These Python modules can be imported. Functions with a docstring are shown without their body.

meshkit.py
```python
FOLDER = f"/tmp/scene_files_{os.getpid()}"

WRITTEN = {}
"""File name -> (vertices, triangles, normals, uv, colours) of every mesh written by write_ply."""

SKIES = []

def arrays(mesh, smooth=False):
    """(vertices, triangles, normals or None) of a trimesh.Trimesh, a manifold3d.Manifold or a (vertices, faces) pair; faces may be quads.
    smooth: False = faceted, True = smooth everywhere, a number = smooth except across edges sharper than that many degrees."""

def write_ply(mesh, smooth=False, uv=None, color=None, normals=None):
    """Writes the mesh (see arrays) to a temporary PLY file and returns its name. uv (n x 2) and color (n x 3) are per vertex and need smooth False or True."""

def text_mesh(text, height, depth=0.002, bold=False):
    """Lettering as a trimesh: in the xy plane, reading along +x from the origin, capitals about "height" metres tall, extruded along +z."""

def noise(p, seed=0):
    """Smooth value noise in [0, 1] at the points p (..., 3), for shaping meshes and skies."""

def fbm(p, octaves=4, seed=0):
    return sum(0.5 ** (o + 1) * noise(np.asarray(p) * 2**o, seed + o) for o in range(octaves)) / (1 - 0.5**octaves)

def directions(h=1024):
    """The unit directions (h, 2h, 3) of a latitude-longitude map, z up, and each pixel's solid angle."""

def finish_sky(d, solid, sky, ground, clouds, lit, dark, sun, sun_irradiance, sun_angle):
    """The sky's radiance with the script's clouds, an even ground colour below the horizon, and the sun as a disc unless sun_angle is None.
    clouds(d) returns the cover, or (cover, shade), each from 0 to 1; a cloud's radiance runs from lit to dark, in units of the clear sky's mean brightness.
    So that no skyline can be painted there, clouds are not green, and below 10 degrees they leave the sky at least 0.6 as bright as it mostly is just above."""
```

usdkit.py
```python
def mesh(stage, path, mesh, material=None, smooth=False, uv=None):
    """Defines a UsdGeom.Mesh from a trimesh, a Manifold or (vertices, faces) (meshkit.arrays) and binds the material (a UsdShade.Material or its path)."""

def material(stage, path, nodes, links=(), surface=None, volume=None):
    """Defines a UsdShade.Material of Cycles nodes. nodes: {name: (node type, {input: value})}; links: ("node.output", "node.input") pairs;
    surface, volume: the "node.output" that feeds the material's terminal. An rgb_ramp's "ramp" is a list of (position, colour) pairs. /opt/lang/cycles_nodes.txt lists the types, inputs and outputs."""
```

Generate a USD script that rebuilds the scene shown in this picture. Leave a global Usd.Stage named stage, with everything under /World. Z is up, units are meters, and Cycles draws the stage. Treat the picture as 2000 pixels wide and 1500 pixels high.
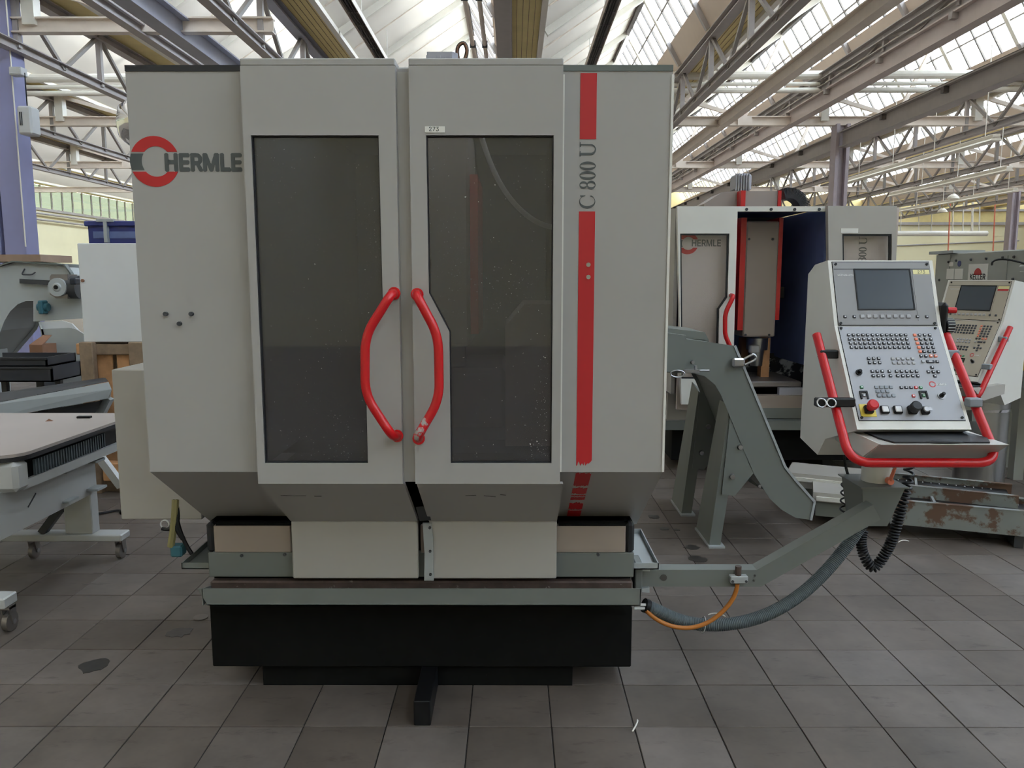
import math, random
import numpy as np, trimesh, usdkit, meshkit
from pxr import Usd, UsdGeom, UsdLux, UsdShade, Sdf, Gf, Vt
from shapely.geometry import Polygon, Point, box as sbox
from shapely import affinity
from shapely.ops import unary_union
from trimesh.creation import extrude_polygon

random.seed(5); rng = np.random.default_rng(5)
stage = Usd.Stage.CreateInMemory()
UsdGeom.SetStageUpAxis(stage, 'Z'); UsdGeom.SetStageMetersPerUnit(stage, 1.0)
UsdGeom.Xform.Define(stage, '/World'); UsdGeom.Scope.Define(stage, '/World/Looks')

# ------------------------------------------------------------------ camera, sky, exposure
FPX, PITCH, YAW, H = 1540.0, math.radians(7.58), math.atan(-3 / 1540), 1.61
cam = UsdGeom.Camera.Define(stage, '/World/camera')
cam.AddTranslateOp().Set(Gf.Vec3d(0, 0, H))
cam.AddRotateZOp().Set(math.degrees(YAW) * -1)
cam.AddRotateXOp().Set(90 - math.degrees(PITCH))
cam.CreateHorizontalApertureAttr(36.0); cam.CreateVerticalApertureAttr(27.0)
cam.CreateFocalLengthAttr(36.0 * FPX / 2000)
cam.CreateExposureAttr(1.9)
sky = UsdLux.DomeLight.Define(stage, '/World/sky')
sky.CreateIntensityAttr(1.0); sky.CreateColorAttr(Gf.Vec3f(0.93, 0.97, 1.0))

sun = UsdLux.DistantLight.Define(stage, '/World/sun')     # low winter sun from the right, caught by the roof steelwork
sun.CreateNormalizeAttr(True); sun.CreateIntensityAttr(.55); sun.CreateAngleAttr(10.0); sun.CreateColorAttr(Gf.Vec3f(1.0, .84, .68))
sun.AddRotateZOp().Set(6.0); sun.AddRotateYOp().Set(90 - 11.0)

# ------------------------------------------------------------------ helpers
def ray(px, py):
    x, v = (px - 1000) / FPX, (py - 750) / FPX
    d = np.array([x, math.cos(PITCH) - v * math.sin(PITCH), -(math.sin(PITCH) + v * math.cos(PITCH))])
    c, s = math.cos(YAW), math.sin(YAW)
    return np.array([c * d[0] + s * d[1], -s * d[0] + c * d[1], d[2]])
EYE = np.array([0, 0, H])
def at(px, py, Y):
    d = ray(px, py); return EYE + d * (Y / d[1])
def atz(px, py, Z=0.0):
    d = ray(px, py); return EYE + d * ((Z - H) / d[2])
def lin(c):
    c = np.asarray(c, float) / 255
    return tuple(np.where(c < .04045, c / 12.92, ((c + .055) / 1.055) ** 2.4))
used = {}
def numbered(path):
    n = used.get(path, 0); used[path] = n + 1
    return path if n == 0 else f'{path}_{n:03d}'
class T:
    pass
def tag(p, label=None, cat=None, group=None, kind=None):
    for k, v in (('label', label), ('category', cat), ('group', group), ('kind', kind)):
        if v: p.SetCustomDataByKey(k, v)
def thing(name, label, cat, loc=(0, 0, 0), rz=0.0, group=None, kind=None):
    t = T(); t.path = numbered('/World/' + name)
    x = UsdGeom.Xform.Define(stage, t.path); x.AddTranslateOp().Set(Gf.Vec3d(*map(float, loc)))
    if rz: x.AddRotateZOp().Set(float(rz))
    t.loc, t.c, t.s = np.array(loc, float), math.cos(math.radians(rz)), math.sin(math.radians(rz))
    t.prim = x.GetPrim(); tag(t.prim, label, cat, group, kind); return t
def put(path, mesh, m, smooth):
    return usdkit.mesh(stage, path, mesh, MAT[m], smooth=smooth).GetPrim()
def join(ms):
    return ms if isinstance(ms, trimesh.Trimesh) else trimesh.util.concatenate(ms)
def part(parent, name, mesh, m, label=None, smooth=25, local=False, kind=None):
    """a Mesh under a thing or a part; mesh in world coordinates unless local"""
    mesh = join(mesh).copy(); root = getattr(parent, 'root', parent)
    if not local:
        v = mesh.vertices - root.loc
        mesh.vertices = np.stack([root.c * v[:, 0] + root.s * v[:, 1], -root.s * v[:, 0] + root.c * v[:, 1], v[:, 2]], 1)
    t = T(); t.root = root; t.path = numbered(parent.path + '/' + name)
    t.prim = put(t.path, mesh, m, smooth); tag(t.prim, label, kind=kind); return t
def single(name, mesh, m, label, cat, group=None, kind=None, smooth=25):
    p = put(numbered('/World/' + name), join(mesh), m, smooth); tag(p, label, cat, group, kind); return p
def box(x0, x1, y0, y1, z0, z1, b=0.0):
    lo, hi = np.minimum((x0, y0, z0), (x1, y1, z1)), np.maximum((x0, y0, z0), (x1, y1, z1))
    if b <= 0:
        m = trimesh.creation.box(hi - lo); m.apply_translation((lo + hi) / 2); return m
    b = min(b, (hi - lo).min() * .45); p = []
    for k in range(3):
        l, h = lo + b, hi - b; l[k], h[k] = lo[k], hi[k]
        p += [[(l, h)[i][0], (l, h)[j][1], (l, h)[n][2]] for i in (0, 1) for j in (0, 1) for n in (0, 1)]
    return trimesh.convex.convex_hull(np.array(p))
def hull(pts): return trimesh.convex.convex_hull(np.array(pts, float))
def prism_y(poly, y0, y1):
    """polygon in (x,z) extruded from y0 to y1"""
    m = extrude_polygon(poly if hasattr(poly, 'exterior') else Polygon(poly), abs(y1 - y0), engine='earcut')
    v = m.vertices; m.vertices = np.stack([v[:, 0], max(y0, y1) - v[:, 2], v[:, 1]], 1); return m
def prism_x(poly, x0, x1):
    """polygon in (y,z) extruded from x0 to x1"""
    m = extrude_polygon(poly if hasattr(poly, 'exterior') else Polygon(poly), abs(x1 - x0), engine='earcut')
    v = m.vertices; m.vertices = np.stack([min(x0, x1) + v[:, 2], v[:, 0], v[:, 1]], 1); return m
def prism_z(poly, z0, z1):
    m = extrude_polygon(poly if hasattr(poly, 'exterior') else Polygon(poly), abs(z1 - z0), engine='earcut')
    m.apply_translation((0, 0, min(z0, z1))); return m
def decal(shape, x, z, y, th=.0015):
    out = []
    for g in getattr(shape, 'geoms', [shape]):
        if g.area > 1e-9: out.append(prism_y(affinity.translate(g, x, z), y, y - th))
    return join(out)
def text_on(s, height, x, z, y, wscale=1.0, bold=True, th=.0012):
    m = meshkit.text_mesh(s, height, th, bold); v = m.vertices
    m.vertices = np.stack([x + v[:, 0] * wscale, y - v[:, 2], z + v[:, 1]], 1); return m
def bar(p0, p1, w, h, up=(0, 0, 1)):
    """square bar between two points; w across, h along 'up'"""
    p0, p1 = np.array(p0, float), np.array(p1, float); t = p1 - p0; L = np.linalg.norm(t); t /= L
    a = np.cross(t, up)
    if np.linalg.norm(a) < 1e-6: a = np.cross(t, (1, 0, 0))
    a /= np.linalg.norm(a); b = np.cross(a, t)
    m = trimesh.creation.box((w, L, h)); R = np.eye(4); R[:3, 0], R[:3, 1], R[:3, 2], R[:3, 3] = a, t, b, (p0 + p1) / 2
    m.apply_transform(R); return m
def cyl(p0, p1, r, n=20, r1=None):
    p0, p1 = np.array(p0, float), np.array(p1, float)
    return tube([p0, p1], r if r1 is None else [r, r1], n)
def tube(path, r, n=12, cap=True):
    p = np.asarray(path, float); k = len(p); r = np.broadcast_to(r, (k,))
    t = np.gradient(p, axis=0) if k > 2 else np.repeat([p[1] - p[0]], 2, 0); t = t / np.linalg.norm(t, axis=1, keepdims=True)
    a = np.cross(t[0], (0, 0, 1) if abs(t[0][2]) < .9 else (1, 0, 0)); a /= np.linalg.norm(a); fr = []
    for i in range(k):
        a = a - t[i] * a.dot(t[i]); a /= np.linalg.norm(a); fr.append((a, np.cross(t[i], a)))
    th = np.arange(n) * 2 * np.pi / n
    v = np.concatenate([p[i] + r[i] * (np.cos(th)[:, None] * fr[i][0] + np.sin(th)[:, None] * fr[i][1]) for i in range(k)])
    f = []
    for i in range(k - 1):
        for j in range(n):
            q = (i * n + j, i * n + (j + 1) % n, (i + 1) * n + (j + 1) % n, (i + 1) * n + j); f += [(q[0], q[1], q[2]), (q[0], q[2], q[3])]
    if cap:
        v = np.vstack([v, p[:1], p[-1:]]); m0, m1 = len(v) - 2, len(v) - 1
        for j in range(n): f += [(m0, (j + 1) % n, j), (m1, (k - 1) * n + j, (k - 1) * n + (j + 1) % n)]
    return trimesh.Trimesh(v, f, process=False)
def fillet(path, r, n=6):
    p = [np.array(q, float) for q in path]; out = [p[0]]
    for a, b, c in zip(p, p[1:], p[2:]):
        d0, d1 = np.linalg.norm(a - b), np.linalg.norm(c - b); k = min(r, d0 * .49, d1 * .49)
        s, e = b + (a - b) / d0 * k, b + (c - b) / d1 * k
        out += [(1 - u) ** 2 * s + 2 * u * (1 - u) * b + u * u * e for u in np.linspace(0, 1, n)]
    return np.array(out + [p[-1]])
def spline(pts, n=60):
    from scipy.interpolate import CubicSpline
    p = np.array(pts, float); d = np.r_[0, np.cumsum(np.linalg.norm(np.diff(p, axis=0), axis=1))]
    return CubicSpline(d, p)(np.linspace(0, d[-1], n))
def ibeam(p0, p1, w, h, t=.02, up=(0, 0, 1)):
    p0, p1, u = np.array(p0, float), np.array(p1, float), np.array(up, float)
    return join([bar(p0 + u * (h / 2 - t / 2), p1 + u * (h / 2 - t / 2), w, t, up), bar(p0 - u * (h / 2 - t / 2), p1 - u * (h / 2 - t / 2), w, t, up), bar(p0, p1, t, h - 2 * t, up)])

# ------------------------------------------------------------------ materials
MAT = {}
def mat(name, rgb, rough=.5, metal=0.0, var=.06, scale=5.0, bump=0.0, spec=.5, wear=None, detail=4, rgb2=None):
    """painted or bare surface: two tones mixed by noise; wear=(rgb, amount, scale) adds patches of another colour"""
    c = np.array(lin(rgb)); a = c * (1 - var) if rgb2 is None else c; b = np.minimum(c * (1 + var), 1) if rgb2 is None else np.array(lin(rgb2))
    n = {'g': ('geometry', {}), 'n': ('noise_texture', {'scale': scale, 'detail': detail, 'roughness': .6}),
         'r': ('rgb_ramp', {'ramp': [(.3, a), (.7, b)]}), 'p': ('principled_bsdf', {'roughness': rough, 'metallic': metal, 'specular_ior_level': spec})}
    l = [('g.position', 'n.vector'), ('n.fac', 'r.fac')]; col = 'r.color'
    if wear:
        w, amt, sc = wear
        n |= {'n2': ('noise_texture', {'scale': sc, 'detail': 8, 'roughness': .65}), 'r2': ('rgb_ramp', {'ramp': [(amt - .03, (0, 0, 0)), (amt + .03, (1, 1, 1))]}),
              'mx': ('mix_color', {'b': lin(w)})}
        l += [('g.position', 'n2.vector'), ('n2.fac', 'r2.fac'), ('r2.color', 'mx.fac'), (col, 'mx.a')]; col = 'mx.result'
    l.append((col, 'p.base_color'))
    if bump:
        n['b'] = ('bump', {'strength': bump, 'distance': .002}); l += [('n.fac', 'b.height'), ('b.normal', 'p.normal')]
    MAT[name] = usdkit.material(stage, '/World/Looks/' + name, n, l, 'p.BSDF')
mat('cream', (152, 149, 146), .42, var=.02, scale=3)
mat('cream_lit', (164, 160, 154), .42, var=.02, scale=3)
mat('white_paint', (206, 204, 198), .4, var=.02)
mat('beige', (146, 132, 122), .5, var=.03)
mat('grey_green', (106, 110, 106), .45, var=.04, scale=4)
mat('grey_dark', (92, 98, 94), .5, var=.05)
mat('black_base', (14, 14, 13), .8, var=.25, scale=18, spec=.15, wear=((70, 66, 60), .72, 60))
mat('black', (15, 15, 17), .5, var=.1, spec=.3)
mat('black_rubber', (24, 25, 30), .55, var=.1)
mat('red', (186, 16, 24), .28, var=.04)
mat('red_print', (172, 22, 30), .45, var=.03)
mat('ink', (66, 71, 72), .5, var=.03)
mat('red_worn', (196, 20, 28), .3, var=.04, wear=((170, 168, 168), .56, 26))
mat('steel', (170, 170, 172), .3, 1.0, var=.06)
mat('chrome', (215, 215, 218), .1, 1.0, var=.03)
mat('dull_steel', (128, 122, 118), .5, .7, var=.12)
mat('rust_strip', (74, 60, 54), .6, var=.35, scale=14, wear=((130, 124, 118), .66, 30))
mat('dark_metal', (52, 54, 58), .5, var=.15)
mat('navy', (88, 102, 146), .5, var=.15)
mat('interior', (78, 77, 74), .6, var=.1, scale=2)
mat('white_plastic', (196, 196, 196), .45, var=.02)
mat('plate', (148, 148, 152), .45, .25, var=.02)
mat('plate_taupe', (172, 164, 150), .45, .25, var=.02)
mat('plate_dim', (128, 126, 126), .45, .25, var=.02)
mat('screen', (62, 70, 78), .22, var=.03)
mat('key_dark', (58, 60, 68), .5, var=.03)
mat('key_orange', (226, 128, 100), .5, var=.02)
mat('key_grey', (160, 160, 164), .5, var=.02)
mat('key_slate', (128, 134, 142), .5, var=.02)
mat('key_face', (205, 205, 208), .5, var=.02)
mat('key_green', (52, 122, 84), .5, var=.02)
mat('key_red', (190, 60, 62), .5, var=.02)
mat('yellow', (212, 188, 70), .5, var=.03)
mat('yellow_label', (214, 206, 150), .5, var=.02)
mat('paper', (214, 212, 206), .6, var=.02)
mat('hose_grey', (78, 88, 92), .5, var=.12, scale=40)
mat('orange_cable', (172, 104, 36), .45, var=.06)
mat('olive_tape', (128, 120, 78), .5, var=.1)
mat('teal', (44, 92, 104), .5, var=.1)
mat('worn_trough', (128, 132, 130), .5, var=.05, wear=((98, 74, 60), .52, 7))
mat('conveyor', (108, 112, 107), .45, var=.04, scale=3)
mat('trough_belt', (26, 26, 28), .5, 0, var=.4, scale=30)
mat('steel_paint', (226, 212, 198), .5, var=.04)
mat('steel_grey', (168, 160, 156), .5, var=.05)
mat('runway', (196, 182, 176), .5, var=.04)
mat('beam_blue', (158, 158, 168), .5, var=.04)
mat('column_blue', (138, 138, 176), .5, var=.05, scale=1.5)
mat('column_grey', (172, 160, 166), .35, var=.05)
mat('roof_white', (232, 226, 216), .8, var=.015, scale=1)
mat('soffit', (226, 206, 146), .8, var=.06, scale=2)
mat('strut_grey', (138, 130, 124), .5, var=.05)
mat('panel_rose', (186, 174, 168), .45, var=.02)
mat('apron', (206, 188, 170), .8, var=.02)
mat('wall_cream', (236, 226, 188), .8, var=.03, scale=.5)
mat('pipe_white', (226, 220, 208), .4, var=.03)
mat('cable_tray', (104, 98, 96), .5, .3, var=.1)
mat('lamp_white', (236, 228, 214), .4, var=.02)
mat('wood', (186, 138, 96), .7, var=.2, scale=9, bump=.3)
mat('wood_grey', (128, 108, 88), .7, var=.25, scale=9, bump=.3)
mat('board_brown', (140, 116, 98), .7, var=.15, scale=4)
mat('cardboard', (126, 90, 68), .8, var=.1)
mat('crate_blue', (38, 48, 112), .45, var=.1)
mat('plastic_black', (30, 34, 44), .4, var=.2)
mat('table_top', (164, 154, 148), .5, var=.03, scale=2)
mat('table_white', (174, 174, 172), .45, var=.02)
mat('light_grey', (156, 160, 160), .45, var=.03)
mat('keller_grey', (150, 152, 146), .45, var=.03)
mat('seam', (70, 68, 64), .7, var=.1)
mat('litter', (206, 202, 196), .7, var=.1)
mat('stain', (46, 43, 41), .35, var=.3, scale=30)
mat('grout', (40, 37, 35), .9, var=.2, scale=20)
mat('hall_floor', (128, 116, 106), .55, var=.06, scale=1)
# floor tiles: each 0.3 m cell its own tone, plus smears and scuffs
MAT['tile'] = usdkit.material(stage, '/World/Looks/tile', {
    'g': ('geometry', {}), 'off': ('vector_math', {'math_type': 'add', 'vector2': (-.138, -.271, 5)}), 'sc': ('vector_math', {'math_type': 'scale', 'scale': 1 / .3}),
    'fl': ('vector_math', {'math_type': 'floor'}), 'wn': ('white_noise_texture', {'dimensions': '3D'}),
    'n': ('noise_texture', {'scale': 2.2, 'detail': 8, 'roughness': .68}), 'm': ('mapping', {'scale': (3, 9, 1)}), 'n2': ('noise_texture', {'scale': 2.0, 'detail': 6, 'roughness': .7}),
    'r0': ('rgb_ramp', {'ramp': [(0, lin((92, 84, 78))), (.5, lin((102, 94, 88))), (1, lin((110, 103, 98)))]}),
    'r1': ('rgb_ramp', {'ramp': [(.3, (.62, .60, .585)), (.64, (1.08, 1.05, 1.03))]}), 'r2': ('rgb_ramp', {'ramp': [(.28, (.55, .53, .52)), (.42, (1, 1, 1))]}),
    'x1': ('mix_color', {'blend_type': 'multiply', 'fac': 1.0, 'use_clamp_result': False}), 'x2': ('mix_color', {'blend_type': 'multiply', 'fac': 1.0}),
    'b': ('bump', {'strength': .15, 'distance': .002}), 'p': ('principled_bsdf', {'roughness': .5, 'specular_ior_level': .35})},
    [('g.position', 'off.vector1'), ('off.vector', 'sc.vector1'), ('sc.vector', 'fl.vector1'), ('fl.vector', 'wn.vector'), ('wn.value', 'r0.fac'),
     ('g.position', 'n.vector'), ('g.position', 'm.vector'), ('m.vector', 'n2.vector'), ('n.fac', 'r1.fac'), ('n2.fac', 'r2.fac'),
     ('r0.color', 'x1.a'), ('r1.color', 'x1.b'), ('x1.result', 'x2.a'), ('r2.color', 'x2.b'), ('x2.result', 'p.base_color'), ('n.fac', 'b.height'), ('b.normal', 'p.normal')], 'p.BSDF')
def glass(name, tint, refl=.9, film=None, rough=.02):
    n = {'t': ('transparent_bsdf', {'color': tint}), 'gl': ('glossy_bsdf', {'color': (refl,) * 3, 'roughness': rough}), 'lw': ('layer_weight', {'blend': .5}), 'pw': ('math', {'math_type': 'power', 'value2': 4.0}), 'f': ('math', {'math_type': 'multiply_add', 'value2': .9, 'value3': .05}), 'm': ('mix_closure', {})}
    l = [('lw.facing', 'pw.value1'), ('pw.value', 'f.value1'), ('f.value', 'm.fac'), ('t.BSDF', 'm.closure1'), ('gl.BSDF', 'm.closure2')]; out = 'm.closure'
    if film:   # dirt film with light specks of swarf and dried coolant
        col, amt = film
        n |= {'g': ('geometry', {}), 'v': ('voronoi_texture', {'scale': 75.0}), 'vr': ('rgb_ramp', {'ramp': [(.085, (1, 1, 1)), (.12, (0, 0, 0))]}),
              'n': ('noise_texture', {'scale': 3.0, 'detail': 6}), 'nr': ('rgb_ramp', {'ramp': [(.47, (0, 0, 0)), (.62, (1, 1, 1))]}),
              'x': ('math', {'math_type': 'multiply'}), 'a': ('math', {'math_type': 'multiply_add', 'value2': .75, 'value3': amt}),
              'd': ('principled_bsdf', {'base_color': col, 'roughness': .8, 'specular_ior_level': .1}), 'm2': ('mix_closure', {})}
        l += [('g.position', 'v.vector'), ('v.distance', 'vr.fac'), ('g.position', 'n.vector'), ('n.fac', 'nr.fac'), ('vr.color', 'x.value1'), ('nr.color', 'x.value2'),
              ('x.value', 'a.value1'), ('a.value', 'm2.fac'), (out, 'm2.closure1'), ('d.BSDF', 'm2.closure2')]; out = 'm2.closure'
    MAT[name] = usdkit.material(stage, '/World/Looks/' + name, n, l, out)
glass('roof_glass', (.80, .86, .92))
glass('wall_glass', (.25, .27, .225))
glass('door_glass', (.58, .58, .60), film=((.27, .27, .28), .085))
glass('clear_glass', (.97, .97, .97), .5)
# ------------------------------------------------------------------ floor
fl = thing('floor', 'dark grey square-tiled factory floor', 'floor', kind='structure')
part(fl, 'floor_bed', [box(-9, 11, .6, 16.1, -.15, -.004)], 'grout', smooth=False)
part(fl, 'hall_floor', [box(-27.5, 43, 16.1, 60, -.15, 0), box(-27.5, -9, -14, 16.1, -.15, 0), box(11, 43, -14, 16.1, -.15, 0), box(-9, 11, -14, .6, -.15, 0)], 'hall_floor', smooth=False)
def tile_mesh(i, j):
    x, y, g, c = .138 + .3 * i, .271 + .3 * j, .0022, .0015
    dz = rng.uniform(-.0008, .0008); tx, ty = rng.uniform(-.0006, .0006, 2)
    p = [(x + g, y + g), (x + .3 - g, y + g), (x + .3 - g, y + .3 - g), (x + g, y + .3 - g)]; q = [(x + g + c, y + g + c), (x + .3 - g - c, y + g + c), (x + .3 - g - c, y + .3 - g - c), (x + g + c, y + .3 - g - c)]
    v = [(*a, -.02) for a in p] + [(*a, -.0015 + dz) for a in p] + [(a[0], a[1], dz + tx * s + ty * u) for a, s, u in zip(q, (-1, 1, 1, -1), (-1, -1, 1, 1))]
    f = []
    for o in (0, 4):
        for k in range(4): a, b = o + k, o + (k + 1) % 4; f += [(a, b, b + 4), (a, b + 4, a + 4)]
    f += [(8, 9, 10), (8, 10, 11)]
    return trimesh.Trimesh(v, f, process=False)
cells = [(i, j) for j in range(2, 52) for i in range(-28, 36)]
def in_view(i, j):
    x, y = .288 + .3 * i, .421 + .3 * j
    return y > 2.2 and -.69 * y - .1 < x < .69 * y + .1 and not (-1.1 < x < .4 and 3.0 < y < 6)
near = sorted([c for c in cells if in_view(*c)], key=lambda c: c[1])[:300]; nearset = set(near); rest = []
for c in cells:
    m = tile_mesh(*c)
    if c in nearset: part(fl, 'tile', m, 'tile', smooth=False)
    else: rest.append(m)
part(fl, 'tile_field', rest, 'tile', smooth=False, kind='stuff')
def blot(cx, cy, rx, ry, seed, n=18):
    r = np.random.default_rng(seed); th = np.arange(n) * 2 * np.pi / n; k = 1 + r.normal(0, .1, n)
    return Polygon(np.stack([cx + rx * k * np.cos(th), cy + ry * k * np.sin(th)], 1))
for i, (px, py, rx, ry) in enumerate([(1277, 1010, .04, .05), (1298, 1033, .03, .035), (1322, 1035, .022, .02), (1352, 1069, .042, .05), (350, 1235, .055, .05), (185, 1300, .06, .06), (1362, 1092, .05, .05)]):
    p = atz(px, py)
    part(fl, 'oil_stain', prism_z(blot(p[0], p[1], rx, ry, i), .0, .0014), 'stain', label='dark oil stain on the tiles', smooth=False)
p = atz(392, 1207)
single('metal_disc', cyl((p[0], p[1], .001), (p[0], p[1], .006), .034, 24), 'dull_steel', 'small flat metal disc lying on the tiles left of the black machine base', 'disc')
for i, (px, py, a) in enumerate([(1765, 1060, .3), (1400, 1205, -.3), (1240, 1420, 1.2)]):
    q = atz(px, py); d = np.array([math.cos(a), math.sin(a), 0]) * .04
    single('swarf_curl', tube(spline([q + (0, 0, .006) - d, q + np.array([.01, .012, .012]), q + (0, 0, .006) + d], 14), .003, 6), 'litter',
           ['white curl of swarf on the floor in front of the rusty trough', 'white curl of swarf on the floor under the sagging grey hose', 'white curl of swarf on the floor right of the black machine foot'][i], 'swarf')

# ------------------------------------------------------------------ hall: sawtooth roof, walls
HV, HG, HR, BAY = H + 5.28, H + 5.83, H + 7.0, 4.39
GX = lambda k: .14 + BAY * k
Y0, Y1, RAF = -14.0, 60.0, 8.68 / 3
KS = range(-6, 10)
raf_y = [14.85 + RAF * j for j in range(-9, 16)]
ceil = thing('ceiling', 'white sawtooth factory roof with sloping panels and olive valley soffits', 'roof', kind='structure')
def slab(a, b, th, up):       # sloping slab: line a(x,z) to b(x,z), thickness upwards
    (xa, za), (xb, zb) = a, b; return prism_y([(xa, za), (xb, zb), (xb, zb + th), (xa, za + th)], Y0, Y1)
for k in KS:
    x = GX(k)
    part(ceil, 'roof_slope', slab((x + .48, HV), (x + 3.10, HR), .12, 1), 'roof_white', smooth=False)
    part(ceil, 'valley_soffit', box(x - .33, x + .50, Y0, Y1, HV, HV + .1), 'soffit', smooth=False)
    part(ceil, 'valley_edge', box(x + .40, x + .52, Y0, Y1, HV - .10, HV + .0), 'pipe_white', smooth=False)
    part(ceil, 'apron_panel', prism_y([(x - .62, HG), (x - .31, HV), (x - .27, HV + .02), (x - .58, HG + .02)], Y0, Y1), 'apron', smooth=False)
    part(ceil, 'ridge_beam', box(x + 3.04, x + 3.14, Y0, Y1, HR - .14, HR - .005), 'cable_tray', smooth=False)
for k in range(-2, 4):
    x = GX(k)
    for y in raf_y:
        if 5 < y < 48: part(ceil, 'rafter', bar((x + .55, y, HV - .05), (x + 3.05, y, HR - .09), .14, .16, (0, 0, 1)), 'pipe_white', smooth=False)
    for y in raf_y:
        if 5 < y < 48: part(ceil, 'panel_joint', bar((x + .55, y + RAF / 2, HV + .03), (x + 3.05, y + RAF / 2, HR - .03), .02, .03), 'steel_paint', smooth=False)
for k in range(-1, 4):
    x = GX(k)
    for y in raf_y:
        if 5 < y < 45: part(ceil, 'apron_rib', bar((x - .68, y, HG), (x - .37, y, HV + .02), .12, .10), 'steel_grey', smooth=False)
for k in range(-1, 4):
    for j in range(6): part(ceil, 'soffit_joint', box(GX(k) - .2 + .12 * j, GX(k) - .19 + .12 * j, 5, Y1, HV - .006, HV), 'wood_grey', smooth=False)
PANE = RAF / 4
npane = 0
for w, k in enumerate([0, 1, 2, 3] + [q for q in KS if q not in (0, 1, 2, 3)]):
    xr, xb = GX(k) - 1.29, GX(k) - .62
    win = thing(f'window_{w + 1}', 'steeply sloping strip of roof glazing between two roof valleys', 'roof window', kind='structure', group='sawtooth roof glazing')
    far, bars, wides = [], [], []
    n = int((Y1 - Y0) / PANE)
    for i in range(n):
        y = Y0 + i * PANE
        m = hull([(X, yy, Z + d) for (X, Z) in ((xr, HR - .01), (xb, HG + .01)) for yy in (y + .035, y + PANE - .035) for d in (0, .006)])
        if k in (0, 1, 2, 3) and 5.5 < y < 55 and npane < 280: part(win, 'pane', m, 'roof_glass', smooth=False); npane += 1
        else: far.append(m)
        wide = abs((y - 14.85) / RAF - round((y - 14.85) / RAF)) < .13
        (wides if wide else bars).append(bar((xr, y, HR - .03), (xb, y, HG - .02), .14 if wide else .05, .12 if wide else .06))
    bars += [bar(((xr + xb) / 2, Y0, (HR + HG) / 2 - .03), ((xr + xb) / 2, Y1, (HR + HG) / 2 - .03), .03, .03)]
    if far: part(win, 'pane_field', far, 'roof_glass', smooth=False, kind='stuff')
    part(win, 'glazing_bar', bars, 'strut_grey', smooth=False, kind='stuff')
    part(win, 'glazing_rafter', wides, 'pipe_white', smooth=False, kind='stuff')
XL, XR = GX(-7) + 3.1, GX(9) + 3.1
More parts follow.
